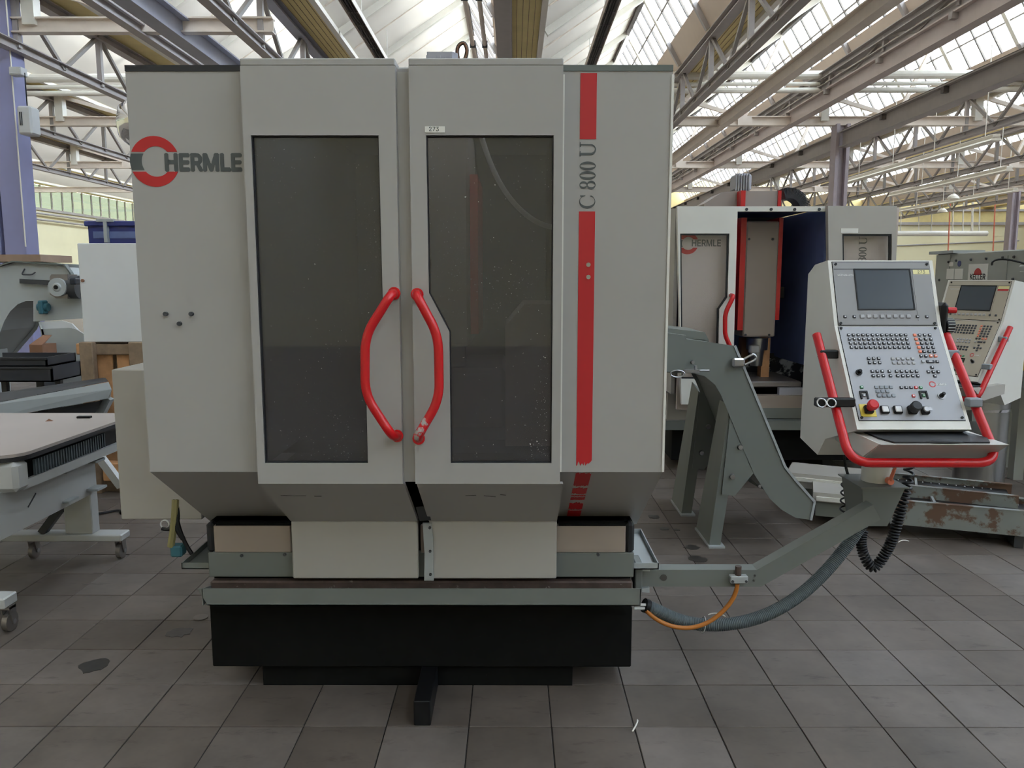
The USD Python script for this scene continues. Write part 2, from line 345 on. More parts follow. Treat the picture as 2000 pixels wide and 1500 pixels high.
# left wall with two window bands
wl = thing('wall_left', 'cream side wall of the hall with two long window bands', 'wall', kind='structure')
for z0, z1 in ((0, H + 4.1), (H + 5.45, H + 5.85), (H + 6.85, HR + .1)):
    part(wl, 'wall_panel', box(XL - .3, XL, Y0, Y1, z0, z1), 'wall_cream', smooth=False)
part(wl, 'wall_rail', [box(XL, XL + .12, Y0, Y1, H + 5.5, H + 5.8), box(XL, XL + .1, Y0, Y1, H + 3.95, H + 4.1)], 'steel_grey', smooth=False)
np2 = 0
for w, (z0, z1) in enumerate(((H + 4.1, H + 5.45), (H + 5.85, H + 6.85))):
    win = thing(f'window_{20 + w}', ['long lower window band in the left side wall', 'upper window band under the eaves of the left side wall'][w], 'window', kind='structure'); fr = []; far = []
    y = Y0
    while y < Y1 - 1:
        m = box(XL - .16, XL - .15, y + .03, y + 1.10, z0 + .02, z1 - .02)
        if 36 < y < 58: part(win, 'pane', m, 'wall_glass', smooth=False)
        else: far.append(m)
        fr.append(box(XL - .19, XL - .10, y - .03, y + .03, z0, z1)); y += 1.13
    part(win, 'pane_field', far, 'wall_glass', smooth=False, kind='stuff')
    part(win, 'window_frame', fr, 'steel_grey', smooth=False, kind='stuff')
wr = single('wall_right', box(XR, XR + .3, Y0, Y1, 0, HR + .1), 'wall_cream', 'cream side wall on the far right of the hall', 'wall', kind='structure', smooth=False)
wb = thing('wall_back', 'pale yellow end wall of the hall with a dark band on top', 'wall', kind='structure')
part(wb, 'wall_panel', box(XL, XR, Y1, Y1 + .3, 0, H + 4.1), 'wall_cream', smooth=False)
part(wb, 'dark_band', box(XL, XR, Y1, Y1 + .3, H + 4.1, HR + .2), 'soffit', smooth=False)
part(wb, 'wall_rail', [box(XL, XR, Y1 - .2, Y1, H + 4.0, H + 4.2), box(XL, XR, Y1 - .15, Y1, H + 5.0, H + 5.15)], 'steel_grey', smooth=False)
wf = thing('wall_front', 'cream end wall behind the camera', 'wall', kind='structure')
part(wf, 'wall_panel', box(XL, XR, Y0 - .3, Y0, 0, HR + .1), 'wall_cream', smooth=False)

# ------------------------------------------------------------------ steelwork along the valleys
def side(k): return {-2: 'over the blue column at far left', -1: 'left of the milling machine', 0: 'directly above the milling machine', 1: 'first to the right of the machine top', 2: 'over the grey column behind the second machine', 3: 'right of the grey column'}.get(k, 'far off')
for k in range(-4, 7):
    x = GX(k); near_k = -2 <= k <= 3
    t = thing('valley_truss', f'long steel lattice truss under the roof valley {side(k)}' if near_k else {-3: 'lattice truss left of the lavender-blue column', -4: 'outermost lattice truss at left, nearest the window wall', 4: 'lattice truss beyond the one right of the grey column', 5: 'lattice truss above the pale end wall at the right edge', 6: 'outermost lattice truss far right, over the last grey column'}[k], 'roof truss', (x, 6, H + 4.5))
    x = x - .95 if k == 2 else x - .28; zt, zb = H + 5.16, H + (4.84 if k == 2 else 4.12)
    part(t, 'top_chord', ibeam((x, 4, zt), (x, 58, zt), .22, .18, .02), 'beam_blue' if k == -1 else 'steel_grey', smooth=False)
    part(t, 'bottom_chord', ibeam((x, 4, zb), (x, 58, zb), .18, .18, .02), 'steel_grey', smooth=False)
    y = 14.85 - 3 * RAF; web = []
    while y < 56:
        for a, b in (((x, y, zt), (x, y + RAF / 2, zb)), ((x, y + RAF / 2, zb), (x, y + RAF, zt))):
            m = bar(a, b, .07, .07)
            if near_k and 8 < y < 42: part(t, 'diagonal', m, 'strut_grey', smooth=False)
            else: web.append(m)
        m = bar((x, y, zb), (x, y, zt), .1, .1, (0, 1, 0))
        if near_k and 8 < y < 42: part(t, 'upright', m, 'steel_grey', smooth=False)
        else: web.append(m)
        y += RAF
    part(t, 'web', web, 'strut_grey', smooth=False, kind='stuff')
# crane runways and flanking beams
def run(name, xx, z, w, h, m, label, cat, y0=4, y1=58, group=None):
    t = thing(name, label, cat, (xx, y0, z), group=group)
    part(t, 'top_flange', box(xx - w / 2, xx + w / 2, y0, y1, z + h / 2 - .03, z + h / 2), m, smooth=False)
    part(t, 'bottom_flange', box(xx - w / 2, xx + w / 2, y0, y1, z - h / 2, z - h / 2 + .03), m, smooth=False)
    part(t, 'beam_web', box(xx - .02, xx + .02, y0, y1, z - h / 2 + .03, z + h / 2 - .03), m, smooth=False)
    return t
xa = GX(2) - .95
t = run('runway_beam', xa, H + 4.56, .24, .40, 'runway', 'deep steel runway beam under the lattice right of the machine', 'steel beam')
part(t, 'bracket', [box(xa - .14, xa - .02, y, y + .12, H + 4.62, H + 4.75) for y in raf_y if y > 5], 'steel_grey', smooth=False, kind='stuff')
xa = 9.43
t = thing('runway_beam', 'deep grey runway beam carried on brackets of the grey column', 'steel beam', (xa, 4, H + 3.95))
for y0, y1 in ((4, 23.29), (23.71, 58)):
    part(t, 'beam_span', join([box(xa - .13, xa + .13, y0, y1, H + 4.14, H + 4.17), box(xa - .13, xa + .13, y0, y1, H + 3.73, H + 3.76), box(xa - .02, xa + .02, y0, y1, H + 3.76, H + 4.14)]), 'steel_grey', smooth=False)
part(t, 'crane_rail', box(xa - .04, xa + .04, 4, 23.29, H + 4.17, H + 4.23), 'cable_tray', smooth=False)
part(t, 'bracket', [box(xa - .14, xa - .02, y, y + .12, H + 4.0, H + 4.13) for y in raf_y if y > 5], 'cable_tray', smooth=False, kind='stuff')
run('roof_beam', 5.9, H + 4.4, .22, .3, 'steel_paint', 'brownish grey beam crossing in front of the right-hand glazing', 'steel beam')
run('roof_beam', -5.95, H + 4.4, .30, .42, 'beam_blue', 'broad blue-grey beam passing above the left shoulder of the machine', 'steel beam')
run('roof_beam', -6.65, H + 4.4, .18, .2, 'steel_grey', 'slim dark beam just left of the broad blue-grey beam', 'steel beam')
run('roof_beam', -.22, H + 4.9, .26, .3, 'steel_grey', 'dark beam directly above the gap between the doors', 'steel beam')
# cable trays
for xx, z, lab in ((-2.72, H + 4.5, 'dark ribbed cable tray running left of the machine top'), (1.63, H + 4.5, 'dark ribbed cable tray running right of the machine top')):
    t = thing('cable_tray', lab, 'cable tray', (xx, 4, z))
    part(t, 'tray_base', box(xx - .1, xx + .1, 4, 58, z, z + .01), 'cable_tray', smooth=False)
    part(t, 'tray_side', [box(xx - .11, xx - .1, 4, 58, z - .05, z + .05), box(xx + .1, xx + .11, 4, 58, z - .05, z + .05)], 'steel_paint', smooth=False)
    part(t, 'rib', [box(xx - .1, xx + .1, y, y + .03, z - .015, z) for y in np.arange(5, 50, .7)], 'steel_grey', smooth=False, kind='stuff')
    part(t, 'cable', [tube([(xx + d, 4, z - .02), (xx + d, 58, z - .02)], .012, 6) for d in (-.05, 0, .04)], 'black', smooth=False, kind='stuff')
    part(t, 'hanger', [bar((xx, y, z), (xx, y, HV), .015, .015, (0, 1, 0)) for y in raf_y if y > 5], 'pipe_white', smooth=False, kind='stuff')
# pipes above
for xx, lab in ((-.62, 'greenish service pipe left of the dark overhead beam'), (-.88, 'outer greenish service pipe above the left door')):
    t = thing('service_pipe', lab, 'pipe', (xx, 4, H + 5.0))
    part(t, 'pipe_run', tube([(xx, 4, H + 5.0), (xx, 58, H + 5.0)], .045, 10), 'steel_paint')
    part(t, 'clip', [box(xx - .06, xx + .06, y, y + .03, H + 4.93, H + 5.07) for y in raf_y if y > 5], 'dark_metal', smooth=False, kind='stuff')
for z, r, lab in ((5.36, .11, 'thick white pipe crossing the hall, topmost of three'), (5.14, .05, 'thin white pipe crossing the hall, middle of three'), (4.98, .07, 'white pipe crossing the hall, lowest of three')):
    t = thing('cross_pipe', lab, 'pipe', (0, 21.3, H + z))
    part(t, 'pipe_run', tube([(XL + .1, 21.3, H + z - .25), (XR - .1, 21.3, H + z)], r, 12), 'pipe_white')
# cross girders at the column lines
for n, (y, xa) in enumerate(((14.85, None), (23.5, XR), (32.2, XR), (40.9, XR))):
    xb = xa if xa else GX(-1) - .05
    t = thing('cross_girder', ['cross girder nearest the camera, reaching the left end of the machine', 'cross girder behind the machine at the height of its upper edge', 'third cross girder deeper in the hall', 'furthest cross girder deep in the hall'][n], 'steel girder', (0, y, H + 4.5))
    z = H + 4.5
    part(t, 'bottom_chord', ibeam((XL, y, z), (xb, y, z), .2, .26, .025), 'steel_paint', smooth=False)
    for k in range(-4, 7):
        x = GX(k)
        if x > xb: continue
        if x + BAY / 2 < xb:
            part(t, 'strut', bar((x + BAY / 2 - .1, y, z + .1), (x + .1, y, HV - .1), .1, .1, (0, 1, 0)), 'steel_paint', smooth=False)
            part(t, 'strut', bar((x + BAY / 2 - .1, y, z + .1), (x + BAY - 1.29, y, HR - .2), .1, .1, (0, 1, 0)), 'steel_paint', smooth=False)
            part(t, 'gusset', box(x + BAY / 2 - .3, x + BAY / 2 + .1, y - .11, y - .10, z - .13, z + .13), 'steel_paint', smooth=False)
        part(t, 'post', bar((x, y, z), (x, y, HV), .22, .22, (0, 1, 0)), 'pipe_white', smooth=False)
# columns
def hcol(label, x, y, w, m, z1=H + 4.4):
    t = thing('steel_column', label, 'column', (x, y, 0))
    part(t, 'flange', [box(x - w / 2, x - w / 2 + .1, y - w / 2, y + w / 2, 0, z1, .006)], m)
    part(t, 'flange', [box(x + w / 2 - .1, x + w / 2, y - w / 2, y + w / 2, 0, z1, .006)], m)
    part(t, 'column_web', box(x - w / 2 + .1, x + w / 2 - .1, y - .04, y + .0, 0, z1), m, smooth=False)
    part(t, 'base_plate', box(x - w / 2 - .1, x + w / 2 + .1, y - w / 2 - .1, y + w / 2 + .1, 0, .03), m, smooth=False)
    return t
t = thing('steel_column', 'tall lavender-blue steel column at the left edge', 'column', (-9.1, 14.85, 0))
xr = at(60, 470, 14.85)[0]
part(t, 'column_leg', box(xr - .40, xr, 14.7, 15.1, 0, HV, .01), 'column_blue')
part(t, 'column_leg', box(xr - .90, xr - .47, 14.7, 15.1, 0, HV, .01), 'column_blue')
part(t, 'batten', [box(xr - .50, xr - .38, 14.85, 14.95, z, z + .3) for z in np.arange(.3, 6.5, 1.2)], 'column_blue', smooth=False, kind='stuff')
part(t, 'conduit', tube([(xr + .02, 14.65, 2.2), (xr + .02, 14.65, HV)], .012, 6), 'pipe_white')
hcol('grey steel column rising behind the second machine', 9.43, 23.5, .40, 'column_grey')
p = at(1977, 430, 40.9); hcol('distant grey steel column at the right edge', p[0], 40.9, .42, 'column_grey')
# heater box on the blue column
a, b = at(31, 206, 14.4), at(63, 262, 14.4)
t = thing('wall_heater', 'white fan heater box hanging on the blue column', 'heater', (a[0], 14.5, b[2]))
part(t, 'housing', box(a[0], b[0], 14.4, 14.69, b[2], a[2], .03), 'white_plastic')
for i in range(2): part(t, 'vent_slot', box(a[0] + .05 + .03 * i, a[0] + .065 + .03 * i, 14.39, 14.41, b[2] + .15, b[2] + .38), 'dark_metal', smooth=False)
part(t, 'cable', tube([(a[0] + .08, 14.6, a[2]), (a[0] + .08, 14.6, a[2] + .6)], .01, 6), 'black')
a = at(30, 138, 14.5)
t = thing('junction_box', 'small white junction box high on the blue column', 'electrical box', tuple(a))
part(t, 'housing', box(a[0] - .12, a[0] + .1, 14.5, 14.69, a[2] - .07, a[2] + .07, .01), 'white_plastic')
part(t, 'cover', box(a[0] - .1, a[0] + .08, 14.49, 14.5, a[2] - .05, a[2] + .05), 'white_plastic', smooth=False)
# fluorescent rows far right
for n, (x, y0, y1, z) in enumerate(((12.15, 20.5, 30.5, H + 3.52), (15.9, 26.0, 34, H + 3.5), (20.5, 33, 44, H + 3.6))):
    t = thing('lamp_row', ['long warm white lamp trunking right of the grey column', 'white lamp trunking near the right edge', 'far white lamp trunking above the pale end wall'][n], 'lamp', (x, y0, z))
    part(t, 'trunking', box(x - .1, x + .1, y0, y1, z, z + .1, .01), 'lamp_white')
    part(t, 'reflector', hull([(x + s * w, y, zz) for y in (y0, y1) for s in (-1, 1) for w, zz in ((.16, z - .06), (.08, z + .02))]), 'lamp_white')
    part(t, 'hanger', [bar((x, y, z + .1), (x, y, H + (5.9, 6.6, 6.72)[n]), .02, .02, (0, 1, 0)) for y in np.arange(y0 + .5, y1, 2.5)], 'pipe_white', smooth=False, kind='stuff')
# white ducts and droppers by the end wall
Y = 52.0
def far_pipe(name, label, pts, r, m, cat='pipe'):
    p = [at(x, y, Y - 1.0 if name == 'red_pipe' else Y1 - .06 if name == 'service_pipe' else Y) for x, y in pts]
    if name == 'red_pipe': p[-1][2] = 0
    t = thing(name, label, cat, tuple(p[-1])); part(t, 'pipe_run', tube(fillet(p, .3), r, 8), m); return t
t = far_pipe('air_duct', 'white horizontal duct hanging in front of the pale end wall', [(1722, 456), (1928, 456)], .16, 'pipe_white', 'duct')
for x in (1860, 1880, 1898, 1912): part(t, 'dropper', tube([at(x, 456, Y), at(x + 2, 395, Y)], .07 if x == 1898 else .04, 6), 'pipe_white')
far_pipe('service_pipe', 'dark pipe running along the pale end wall below the duct', [(1750, 480), (1990, 470)], .05, 'steel_grey')
for i, x in enumerate((1856, 1944)): far_pipe('red_pipe', ['thin red dropper pipe in front of the end wall, left one', 'thin red dropper pipe in front of the end wall, right one'][i], [(x, 395), (x - 2, 500)], .04, 'key_orange')
for i, x in enumerate((1760, 1795, 1820)): far_pipe('drop_rod', ['left one of three thin hanging rods in front of the pale end wall', 'middle one of three thin hanging rods in front of the pale end wall', 'right one of three thin hanging rods in front of the pale end wall'][i], [(x, 405), (x - 1, 455)], .03, 'pipe_white', 'rod'); 
for i, (x, y, Yp) in enumerate(((1841, 411, 44), (1862, 384, 36))):
    q = at(x, y, Yp); t = thing('pendant_lamp', ['small white pendant lamp hanging before the pale end wall', 'upper white pendant lamp nearer the roof on the right'][i], 'lamp', tuple(q))
    part(t, 'shade', tube([q + (0, 0, .12), q + (0, 0, .0), q + (0, 0, -.1)], [.08, .22, .26], 16), 'lamp_white'); part(t, 'cord', tube([q + (0, 0, .12), q + (0, 0, HV + 1.0 - q[2])], .02, 6), 'steel_grey')
# pipes on the left wall
t = thing('wall_pipe', 'grey service pipes running along the cream left wall under the windows', 'pipe', (XL + .2, 46, H + 3))
for dz in (0, .35): part(t, 'pipe_run', tube(fillet([(XL + .25, 42, H + 5), (XL + .25, 43 + dz, H + 5), (XL + .25, 43.5 + dz, H + 3.4 + dz), (XL + .25, 58, H + 3.4 + dz)], .3), .06, 8), 'steel_grey')
# ------------------------------------------------------------------ the milling machine
YS, YD, YL, YG, YT, YB = 2.54, 2.49, 2.83, 2.87, 2.78, 2.93
mm = thing('milling_machine', 'large cream machining centre with two windowed doors and red bow handles, in the middle', 'milling machine', (-.36, 3.6, 0))
MX0, MX1, MTOP, MY1 = -1.20, .492, 2.246, 4.55
def side_panel(x0, x1, name):
    return part(mm, name, prism_x([(YS, .979), (YS, MTOP), (YS + .03, MTOP), (YS + .03, .985), (3.06, .66), (3.05, .64)], x0, x1), 'cream', smooth=False)
pl = side_panel(MX0, -.828, 'side_panel'); pr = side_panel(.152, MX1, 'side_panel')
part(mm, 'corner_highlight', [box(.1525, .158, YS - .004, YS, .98, MTOP - .01)], 'white_paint', smooth=False)  # white strips: bright highlight of the panel corners put into the colour
part(mm, 'corner_highlight', [box(MX1 - .004, MX1 + .004, YS - .004, YS + .3, .98, MTOP - .01)], 'white_paint', smooth=False)
part(mm, 'side_wall', prism_x([(YS + .03, .985), (YS + .03, MTOP), (MY1, MTOP), (MY1, .64), (3.06, .66)], MX0, MX0 + .02), 'cream', smooth=False)
part(mm, 'side_wall', prism_x([(YS + .03, .985), (YS + .03, MTOP), (MY1, MTOP), (MY1, .64), (3.06, .66)], MX1 - .02, MX1), 'cream', smooth=False)
part(mm, 'back_wall', box(MX0, MX1, MY1, MY1 + .02, .35, MTOP), 'interior', smooth=False)
part(mm, 'roof_plate', [box(MX0, -.16 - .6, YS + .01, MY1, MTOP, MTOP + .012), box(.16, MX1, YS + .01, MY1, MTOP, MTOP + .012)], 'grey_dark', smooth=False)
part(mm, 'roof_plate', box(-.76, .16, 3.4, MY1, MTOP, MTOP + .012), 'grey_dark', smooth=False)
part(mm, 'roof_rail', box(-.828, .152, YD + .06, YD + .14, MTOP - .05, MTOP + .015, .004), 'cream')
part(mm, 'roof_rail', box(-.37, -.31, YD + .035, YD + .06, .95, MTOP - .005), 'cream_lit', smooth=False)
for x0, x1 in ((.2, .29), (.35, .42)): part(mm, 'lid', box(x0, x1, 2.62, 2.9, MTOP + .012, MTOP + .03, .004), 'grey_green')
part(mm, 'top_seal', [box(MX0, -.828, YS - .003, YS + .02, MTOP, MTOP + .018)], 'black_rubber', smooth=False)
part(mm, 'top_seal', [box(.153, MX1, YS - .003, YS + .02, MTOP, MTOP + .018)], 'grey_dark', smooth=False)
# doors
def door(x0, x1, win, gapside, low):
    zb, zt, th = .952, 2.25, .035
    frame = Polygon([(x0, zb), (x1, zb), (x1, zt), (x0, zt)]).difference(Polygon(win))
    f = prism_y(frame, YD, YD + th)
    lip = [box(x0, x1, YD, YD + .09, zt, zt + .022, .003), box(x0, x0 + .003, YD + th, YD + .09, zb, zt), box(x1 - .003, x1, YD + th, YD + .09, zb, zt)]
    d = part(mm, 'door', join([f] + lip), 'cream', smooth=False)
    slope = prism_x([(YD, zb), (YD + .03, zb), (YL + .02, .728), (YL + .02, .72), (YL, .72)], low[0], low[1])
    part(d, 'slope_panel', slope, 'cream', smooth=False)
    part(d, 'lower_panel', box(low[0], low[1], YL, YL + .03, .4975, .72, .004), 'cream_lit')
    w = Polygon(win)
    part(d, 'window_seal', prism_y(w.buffer(.001).difference(w.buffer(-.003)), YD + .006, YD + .03), 'black_rubber', smooth=False)
    part(d, 'window_pane', prism_y(w.buffer(-.004), YD + .016, YD + .022), 'door_glass', smooth=False)
    return d
WL = [(-.804, 1.02), (-.470, 1.02), (-.470, 1.40), (-.411, 1.545), (-.413, 2.046), (-.804, 2.046)]
WR = [(-.203, 1.02), (.123, 1.02), (.123, 2.046), (-.268, 2.046), (-.266, 1.567), (-.203, 1.445)]
dl = door(-.828, -.359, WL, 1, (-.826, -.3555)); dr = door(-.318, .1505, WR, -1, (-.314, .161))
def specks(d, poly, n, seed, ex, ez):
    r = np.random.default_rng(seed); P_ = Polygon(poly).buffer(-.01); x0, z0, x1, z1 = P_.bounds; out = []
    while len(out) < n:
        x, z = x0 + (x1 - x0) * r.random() ** ex, z0 + (z1 - z0) * r.random() ** ez
        if not P_.contains(Point(x, z)): continue
        s = r.uniform(.0006, .0019) * (1 + (r.random() < .06)); a = r.uniform(0, 6.28, 3) + np.array([0, 2.1, 4.2]); out.append(hull([(x + s * k * math.cos(q), YD + .0155 - o, z + s * math.sin(q)) for q, k in zip(a, (1, .6, 1.4)) for o in (0, .0005)]))
    part(d, 'swarf_specks', out, 'litter', label='tiny bright swarf chips stuck to the window', smooth=False, kind='stuff')
specks(dl, WL, 60, 1, .8, 1.0); specks(dr, WR, 170, 2, .45, 1.0); specks(dr, [(.03, 1.03), (.12, 1.03), (.12, 1.4), (.06, 1.4)], 110, 3, .5, 1.3)
def handle(d, pts, m):
    p = [at(x, y, YD - o) for x, y, o in pts]
    part(d, 'handle', tube(fillet(p, .05, 8), .0145, 14), m, smooth=40)
handle(dl, [(770, 574, -.002), (764, 574, .075), (713, 656, .075), (713, 771, .075), (767, 853, .075), (776, 851, -.002)], 'red')
handle(dr, [(815, 575, -.002), (813, 575, .075), (856, 655, .075), (858, 780, .075), (816, 853, .075), (818, 856, -.002)], 'red')
p0, p1 = at(836, 818, YD - .075), at(816, 852, YD - .075)
part(dr, 'handle_wear', tube([p0, p0 * .4 + p1 * .6, p1, p1 + (0, .03, 0)], [.0147, .0150, .0150, .0149], 14), 'red_worn', label='bare scraped lower end of the handle', smooth=40)
for (px, py) in ((770, 573), (776, 851)): q = at(px, py, YD); part(dl, 'handle_foot', cyl(q + (0, -.006, 0), q, .02, 20), 'red')
for (px, py) in ((815, 575), (818, 856)): q = at(px, py, YD); part(dr, 'handle_foot', cyl(q + (0, -.006, 0), q, .02, 20), 'red')
# number plate on right door
a, b = at(830, 247, YD), at(869, 259, YD)
pt = part(dr, 'number_plate', box(a[0], b[0], YD - .003, YD, b[2], a[2]), 'paper', smooth=False)
pt.root = mm; part(mm, 'number_text', text_on('273', .0125, a[0] + .011, b[2] + .004, YD - .003, 1.0, False), 'ink', smooth=False)
# scratches on the slopes
def on_slope(px, py):   # door slope plane
    n = np.array([0, .232, .34]); n /= np.linalg.norm(n); p = np.array([0, YD, .952]); d = ray(px, py); return EYE + d * (np.dot(n, p - EYE) / np.dot(n, d))
def scratch(pts, w):
    return join([bar(on_slope(*a), on_slope(*b), w, .0016, (0, -.56, -.83)) for a, b in zip(pts, pts[1:])])
part(mm, 'scratch', scratch([(548, 967), (575, 968), (598, 968)], .003), 'seam', smooth=False); part(mm, 'scratch', scratch([(614, 969), (628, 969)], .005), 'seam', smooth=False)
part(mm, 'scratch', scratch([(909, 968), (930, 967)], .003), 'seam', smooth=False); part(mm, 'scratch', scratch([(945, 968), (968, 970)], .004), 'seam', smooth=False); part(mm, 'scratch', scratch([(977, 966), (988, 967)], .004), 'seam', smooth=False)
# bracket between doors at the bottom
part(mm, 'door_bracket', prism_y([(-.333, .495), (-.298, .495), (-.298, .66), (-.303, .715), (-.336, .715), (-.330, .6)], YL - .012, YL), 'light_grey', smooth=False)
part(mm, 'door_bracket', hull([at(812, 990, 2.73), at(835, 988, 2.73), at(842, 1016, 2.80), at(820, 1018, 2.80), at(812, 990, 2.745), at(835, 988, 2.745), at(842, 1016, 2.82), at(820, 1018, 2.82)]), 'dark_metal', smooth=False)
for z in (.70, .61, .52): part(mm, 'screw', cyl((-.309, YL - .019, z), (-.309, YL - .012, z), .005, 10), 'dark_metal')
def heavy(m, d=.0022): return join([m.copy().apply_translation((o, -.0001 * i, u)) for i, (o, u) in enumerate(((-d, 0), (0, d), (d, 0), (0, -d)))])
# emblem and lettering on the left panel (partly covered by the door)
def emblem(parent, x, z, y, s, add):
    ring = Point(0, 0).buffer(1, 48).difference(Point(0.06, 0).buffer(.60, 48))
    add('emblem_arc', decal(affinity.scale(ring.intersection(sbox(-2, .38, 2, 2)), s, s, origin=(0, 0)), x, z, y), 'red_print')
    add('emblem_arc', decal(affinity.scale(ring.intersection(sbox(-2, -2, 2, -.40)), s, s, origin=(0, 0)), x, z, y), 'red_print')
    blk = Point(0, 0).buffer(1, 48).difference(Point(.09, 0).buffer(.62, 48)).intersection(sbox(-2, -.33, -.3, .31))
    add('emblem_block', decal(affinity.scale(blk, s, s, origin=(0, 0)), x, z, y), 'ink')
c = at(302.5, 315.5, YS)
emblem(mm, c[0], c[2], YS, .0775, lambda n, m, k: part(mm, n, m, k, smooth=False))
a = at(324, 333, YS); e = at(473, 333, YS)
tm = text_on('HERMLE', .0495, 0, a[2], YS, 1, True); w = tm.bounds[1, 0]
tm.vertices[:, 0] = a[0] + (tm.vertices[:, 0] - tm.bounds[0, 0]) * ((e[0] + .0035 - a[0]) / w)
part(mm, 'maker_lettering', heavy(tm), 'ink', smooth=False)
# red stripe with serif lettering, right panel
def sx(px, py): return at(px, py, YS)
xs0, xs1 = .2065, .2575
def stripe(z0, z1, jag0=0, jag1=0, seed=0):
    r = np.random.default_rng(seed); n = 16; X = np.linspace(xs0, xs1, n)
    return Polygon(list(zip(X, z0 + r.uniform(0, 1, n) * jag0)) + list(zip(X[::-1], z1 - r.uniform(0, 1, n) * jag1)))
z1, z2, z3, z4 = sx(1160, 143)[2], sx(1160, 272)[2], sx(1158, 413)[2], sx(1150, 911)[2]
part(mm, 'red_stripe', decal(stripe(z2, z1), 0, 0, YS), 'red_print', smooth=False)
part(mm, 'red_stripe', decal(stripe(z4, z3, .022, 0, 3), 0, 0, YS), 'red_print', smooth=False)
pq = []                                   # worn remains on the sloping underside
for s0, s1, j, sd in ((.0, .15, .02, 4), (.155, .235, .02, 8), (.242, .256, .005, 5), (.264, .30, .008, 6), (.325, .42, .02, 7), (.426, .57, .006, 9)):
    g = stripe(-s1, -s0, j, j, sd); m = extrude_polygon(g, .0012, engine='earcut'); v = m.vertices
    dy, dz = .510, -.339; L = math.hypot(dy, dz); dy, dz = dy / L, dz / L
    m.vertices = np.stack([v[:, 0], YS + dy * -v[:, 1] + dz * v[:, 2] * 1.0, .979 + dz * -v[:, 1] - dy * v[:, 2]], 1); pq.append(m)
for m in pq: part(mm, 'worn_stripe', m, 'red_print', smooth=False)
def glyph(ch):
    E = lambda cx, cy, a, b: affinity.scale(Point(cx, cy).buffer(1, 32), a, b, origin=(cx, cy))
    if ch == '0': return E(.26, .5, .26, .5).difference(E(.26, .5, .11, .455)), .56
    if ch == '8': return unary_union([E(.26, .755, .225, .245).difference(E(.26, .755, .10, .20)), E(.26, .27, .26, .27).difference(E(.26, .27, .12, .225))]), .56
    if ch == 'C': return unary_union([E(.42, .5, .40, .5).difference(E(.47, .5, .30, .46)).difference(Polygon([(.45, .5), (1.2, .95), (1.2, .05)])), Polygon([(.74, .95), (.80, .95), (.80, .62), (.77, .62), (.70, .84)]), Polygon([(.72, .22), (.80, .26), (.70, .10)])]), .90
    if ch == 'U': return unary_union([sbox(.08, .3, .22, .97), sbox(.66, .3, .72, .97), E(.40, .32, .32, .32).difference(E(.44, .34, .22, .27)).intersection(sbox(0, 0, 1, .33)), sbox(0, .955, .32, 1), sbox(.56, .955, .84, 1)]), .86
    return None, .25
def serif_up(s, size, z, x, y, length):
    """reads upwards; baseline on the right at x"""
    gs, o = [], 0
    for ch in s:
        g, w = glyph(ch)
        if g is not None: gs.append(affinity.translate(g, o, 0))
        o += w
    g = affinity.scale(unary_union(gs), length / o, size, origin=(0, 0)); return decal(affinity.rotate(g, 90, origin=(0, 0)), x, z, y)
zc, ze = sx(1158, 408)[2], sx(1158, 277)[2]
part(mm, 'model_lettering', serif_up('C 800 U', .0505, zc, xs1, YS, ze - zc), 'ink', smooth=False)
# bolt stubs on the left panel, rivets on the stripe
for px, py in ((325, 613), (375, 613), (352, 632)):
    q = at(px, py, YS); part(mm, 'bolt_stub', [cyl(q, q + (0, -.012, 0), .007, 10), cyl(q + (.004, -.012, -.004), q + (.004, -.016, -.004), .003, 8)], 'dark_metal')
for px, py in ((1149, 517), (1149, 541)): q = at(px, py, YS); part(mm, 'rivet', cyl(q + (0, 0, 0), q + (0, -.006, 0), .007, 12), 'steel')
# inside seen through the windows
part(mm, 'inner_floor', box(MX0 + .03, MX1 - .03, 2.96, MY1, .95, 1.0), 'dark_metal', smooth=False)
part(mm, 'inner_wall', box(MX0 + .03, MX1 - .03, 4.2, 4.22, 1.0, MTOP), 'dark_metal', smooth=False)
for x0 in (-.84, .17): part(mm, 'inner_wall', box(x0, x0 + .02, YD + .1, 4.2, 1.0, MTOP), 'interior', smooth=False)
part(mm, 'spindle_column', box(-.36, -.17, 3.05, 3.6, 1.35, 2.2, .01), 'beige'); part(mm, 'spindle_edge', box(-.165, -.135, 3.04, 3.5, 1.4, 2.0), 'red', smooth=False)
part(mm, 'work_table', box(-.6, -.03, 3.2, 3.8, 1.0, 1.25, .02), 'dull_steel'); part(mm, 'table_support', hull([(x, y, z) for y in (2.85, 3.4) for x, z in ((-.03, 1.0), (.165, 1.0), (.165, 1.52), (.04, 1.52), (-.03, 1.44))]), 'beige', smooth=False); part(mm, 'spindle_nose', cyl((-.25, 3.3, 1.35), (-.25, 3.3, 1.22), .05, 20), 'steel')
part(mm, 'coolant_hose', tube(spline([(-.13, 2.78, 2.16), (-.09, 2.75, 2.03), (-.01, 2.74, 1.88), (.09, 2.76, 1.80), (.17, 2.8, 1.79)], 30), .009, 8), 'pipe_white')
part(mm, 'window_post', box(.128, .15, YD + .05, YD + .1, 1.0, 2.1), 'beige', smooth=False)
